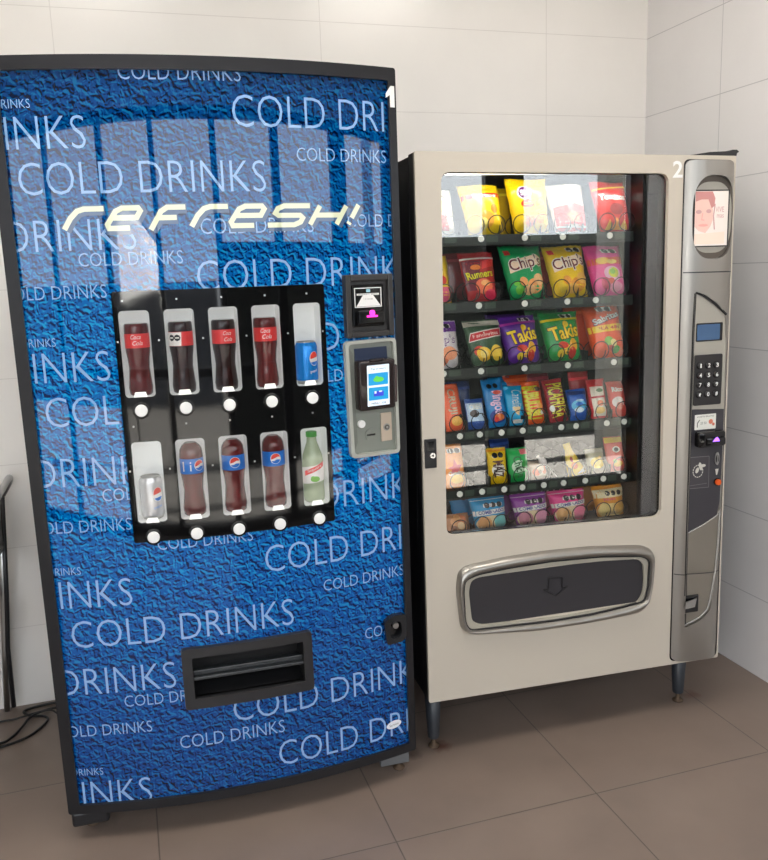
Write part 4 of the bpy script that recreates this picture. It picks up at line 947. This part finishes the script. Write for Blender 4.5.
# delivery door
outl = round_poly([(.098, .555), (.106, .612), (.132, .629), (.26, .640), (.40, .643), (.56, .638), (.735, .620), (.772, .602), (.783, .580), (.776, .480), (.762, .409), (.737, .388), (.55, .380), (.358, .381), (.136, .404), (.111, .428)], .02, 3)
inl = round_poly([(.122, .545), (.127, .583), (.170, .596), (.28, .603), (.412, .606), (.58, .600), (.733, .583), (.760, .566), (.757, .476), (.745, .428), (.56, .413), (.412, .411), (.142, .420), (.126, .445)], .014, 3)
def dmap(x, z, off):
    return (x, -off, z)
def resample(loop, n, c):
    out = []
    for k in range(n):
        th = 2*PI*k/n; dx, dz = math.cos(th), math.sin(th)*.45; best = None
        for (x1, z1), (x2, z2) in zip(loop, loop[1:]+loop[:1]):
            ex, ez = x2-x1, z2-z1; den = dx*ez-dz*ex
            if abs(den) < 1e-12: continue
            t = ((x1-c[0])*ez-(z1-c[1])*ex)/den; q = ((x1-c[0])*dz-(z1-c[1])*dx)/den
            if t > 0 and -1e-6 <= q <= 1+1e-6: best = t if best is None else max(best, t)
        out.append((c[0]+dx*best, c[1]+dz*best))
    return out
def loft_ring(name, lo_, li_, c, h, m, parent, n=160, k=9, base=0., pw=.6):
    a_, b2 = resample(lo_, n, c), resample(li_, n, c); bm = bmesh.new(); rings = []
    for i in range(k+1):
        t = i/k; y = -(base+h*math.sin(PI*t)**pw) if 0 < i < k else .002
        rings.append([bm.verts.new((p[0]*(1-t)+q[0]*t, y, p[1]*(1-t)+q[1]*t)) for p, q in zip(a_, b2)])
    for r0, r1 in zip(rings, rings[1:]):
        for i in range(n): bm.faces.new((r0[i], r0[(i+1) % n], r1[(i+1) % n], r1[i])).smooth = True
    return obj(name, bm, m, parent)
bzl = loft_ring('delivery_door_surround', outl, inl, (.44, .508), .024, M_silver, m2)
decal('surround_lip', [(fill([[((a-.44)*1.014+.44, (b_-.508)*1.04+.508) for a, b_ in inl], [((a-.44)*.998+.44, (b_-.508)*.995+.508) for a, b_ in inl]]), 0, .013)], M_black, bzl, flat, thick=.013)
flp = round_poly([(.139, .545), (.148, .578), (.171, .586), (.40, .590), (.60, .584), (.721, .575), (.742, .556), (.747, .500), (.744, .455), (.725, .424), (.45, .418), (.178, .429), (.148, .446)], .016, 3)
decal('surround_panel', [(fill([inl, flp]), 0, .006)], mat('cream_panel', (168, 162, 148), .35), bzl, flat, thick=.012)
fl = decal('delivery_flap', [(fill([[((a-.44)*1.003+.44, (b_-.503)*1.01+.503) for a, b_ in flp]]), 0, -.002)], mat('flap_charcoal', (46, 44, 48), .5), bzl, flat, thick=.008)
ar = [(.398, .550), (.468, .550), (.468, .522), (.480, .522), (.480, .507), (.434, .480), (.386, .507), (.386, .522), (.398, .522)]
ar2 = [(.410, .548), (.456, .545), (.456, .512), (.474, .512), (.434, .486), (.394, .512), (.410, .512)]
decal('arrow_relief', [(ribbon(ar2, .0035, True), 0, .0004)], mat('flap_relief', (28, 27, 30), .3), fl, flat, thick=.003)
# lock, number, hinge, legs
lk = obj('door_lock', B(.011, .047, -.006, .004, .942, 1.029, bevel=.002), M_black, m2)
bm = bmesh.new(); disc(bm, .033, .981, .0085, -.012, -.004); disc(bm, .033, .981, .003, -.0128, -.004, mi=1); obj('lock_cylinder', bm, [M_chrome, M_black], lk)
bm = bmesh.new(); box(bm, .018, .040, -.0075, -.004, .995, 1.022, bevel=.001); obj('lock_inset', bm, M_black_gloss, lk)
decal('number_sticker', [(put_text('2', .831, 1.785, .034, .049, 'C', offset=.02), 0, .0012)], M_num, m2, flat)
bm = bmesh.new(); vs = [(.872, 1.826), (1.035, 1.824), (1.037, 1.832), (1.044, 1.836), (1.036, 1.842), (1.02, 1.842), (1.01, 1.838), (.94, 1.835)]
f = bm.faces.new([bm.verts.new((x, .0, z_)) for x, z_ in vs]); r = bmesh.ops.extrude_face_region(bm, geom=[f]); bmesh.ops.translate(bm, verts=[v for v in r['geom'] if isinstance(v, bmesh.types.BMVert)], vec=(0, .03, 0))
obj('top_hinge', bm, M_black, m2)
bm = bmesh.new(); box(bm, .985, 1.012, .02, .05, .168, .184, bevel=.004); obj('bottom_hinge', bm, M_black, m2)
for u, y in ((.040, .075), (.942, .075), (.040, .70), (.942, .70)):
    bm = bmesh.new(); lathe(bm, [(.017, .032), (.019, .036), (.027, .200)], 24, u, y); lg = obj('leg', bm, M_legs, m2)
    bm = bmesh.new(); lathe(bm, [(.018, 0), (.019, .003), (.016, .007), (.007, .010), (.007, .034)], 18, u, y); obj('levelling_foot', bm, M_rust, lg)

# ------------------------------------------------------------------ metal chair at the left edge
ch = thing('metal_chair', 'steel tube chair standing by the wall left of the blue machine', 'chair', (-2.62, -.25, 0))
bm = bmesh.new()
pth = [(-.017, .205, .012), (.000, .205, .25), (.018, .205, .45), (.046, .205, .80)]
tube(bm, pth, .011, 12); obj('leg', bm, M_steel, ch)
bm = bmesh.new(); tube(bm, [(-.017, -.205, .012), (.0, -.205, .25), (.018, -.205, .45), (.046, -.205, .80)], .011, 12); obj('leg', bm, M_steel, ch)
for s in (-1, 1):
    bm = bmesh.new(); tube(bm, [(-.44, s*.19, .012), (-.40, s*.19, .45)], .011, 12); obj('leg', bm, M_steel, ch)
bm = bmesh.new(); tube(bm, smooth_path([(.050, .205, .80), (.080, .202, .850), (.086, .165, .872), (.088, 0, .876), (.086, -.165, .872), (.080, -.202, .850), (.050, -.205, .80)], 6), .011, 12); obj('back_rail', bm, M_steel, ch)
bm = bmesh.new(); box(bm, .028, .042, -.185, .185, .62, .80, bevel=.006); obj('backrest', bm, M_black, ch)
bm = bmesh.new(); box(bm, -.44, .005, -.20, .20, .44, .475, bevel=.012, seg=3); obj('seat', bm, M_black, ch)
bm = bmesh.new(); tube(bm, [(.008, .190, .03), (.012, .192, .25), (.030, .192, .45), (.054, .192, .80)], .008, 10); obj('leg_sleeve', bm, M_black, ch)

# ------------------------------------------------------------------ power cables on the floor
def cable(label, pts, r=.0045):
    bm = bmesh.new(); tube(bm, smooth_path([(x, y, z_) for x, y, z_ in pts], 10), r, 8)
    o = obj('power_cable', bm, M_cable); tag(o, label, 'cable', None); return o
R_ = .0045
cable('black cable curling in a wide loop on the floor beside the blue machine', [(-2.34, -.045, R_), (-2.465, -.030, R_), (-2.55, -.040, R_), (-2.582, -.062, R_), (-2.555, -.10, R_), (-2.505, -.125, R_), (-2.497, -.165, R_), (-2.545, -.245, R_), (-2.63, -.285, R_), (-2.75, -.30, R_)])
cable('black cable crossing over the looped one toward the chair leg', [(-2.33, -.07, R_), (-2.45, -.070, R_), (-2.51, -.085, .008), (-2.552, -.13, .014), (-2.575, -.18, .008), (-2.602, -.232, R_), (-2.64, -.262, R_), (-2.76, -.285, .012)])
cable('thin black cable lying closest to the chair foot', [(-2.32, -.14, R_*.7), (-2.44, -.135, R_*.7), (-2.485, -.105, .0145), (-2.53, -.10, .013), (-2.565, -.108, .012), (-2.61, -.105, R_), (-2.66, -.108, R_), (-2.8, -.15, R_)], .0035)

# ------------------------------------------------------------------ lights
w = bpy.data.worlds.new('World'); bpy.context.scene.world = w; w.use_nodes = True
bg = w.node_tree.nodes['Background']; bg.inputs[0].default_value = (.90, .95, 1, 1); bg.inputs[1].default_value = 5.0
s = bpy.data.lights.new('sun', 'SUN'); s.energy = 100; s.angle = math.radians(1); s.color = (1, .96, .9)
so = bpy.data.objects.new('sun', s); C.objects.link(so)
so.rotation_euler = Vector((.75, -.06, .75)).to_track_quat('Z', 'Y').to_euler()
# portals in the glazing guide the daylight
for k in range(len(posts)-1):
    a, b_ = posts[k]+wid[k]/2, posts[k+1]-wid[k+1]/2
    o = area('window_portal', ((a+b_)/2, FY-.02, 1.23), (math.radians(90), 0, 0), b_-a, 2.34, 1, (1, 1, 1))
    o.rotation_euler = (math.radians(-90), 0, 0) if 0 else (math.radians(90), 0, 0)
    o.data.cycles.is_portal = True
# unseen ceiling panels added to brighten the walls and floor
for x, y in ((-3.6, -1.5), (-2.1, -1.5), (-.7, -1.5)):
    t = thing('added_ceiling_light', 'unseen square white ceiling panel added to light walls and floor', 'lamp', (x, y, 2.97), group='added ceiling panel lights')
    obj('frame', B(-.32, .32, -.32, .32, 0, .03), M_white, t)
    obj('diffuser', B(-.30, .30, -.30, .30, -.004, 0), mat('diffuser', (255, 250, 242), .5, emit=13.5), t)

# ------------------------------------------------------------------ camera
cam = bpy.data.cameras.new('camera'); co = bpy.data.objects.new('camera', cam); C.objects.link(co)
pan, tilt_, roll = .2966, -.1852, -.036
fw = Vector((math.sin(pan)*math.cos(tilt_), math.cos(pan)*math.cos(tilt_), math.sin(tilt_)))
rt = fw.cross(Vector((0, 0, 1))).normalized(); upv = rt.cross(fw)
r2 = rt*math.cos(roll)+upv*math.sin(roll); u2 = -rt*math.sin(roll)+upv*math.cos(roll)
mw = Matrix((r2, u2, -fw)).transposed().to_4x4(); mw.translation = Vector((-2.1152, -3.0967, 1.5074))
co.matrix_world = mw
cam.sensor_fit = 'VERTICAL'; cam.sensor_height = 24; cam.lens = 24*831.737/860
cam.clip_start = .01
S_ = bpy.context.scene; S_.camera = co
S_.view_settings.view_transform = 'Standard'; S_.view_settings.look = 'None'; S_.view_settings.gamma = 1
S_.view_settings.use_curve_mapping = False; S_.view_settings.exposure = 0
S_.cycles.use_denoising = True; S_.cycles.max_bounces = 8; S_.cycles.transparent_max_bounces = 16
S_.cycles.sample_clamp_indirect = 8
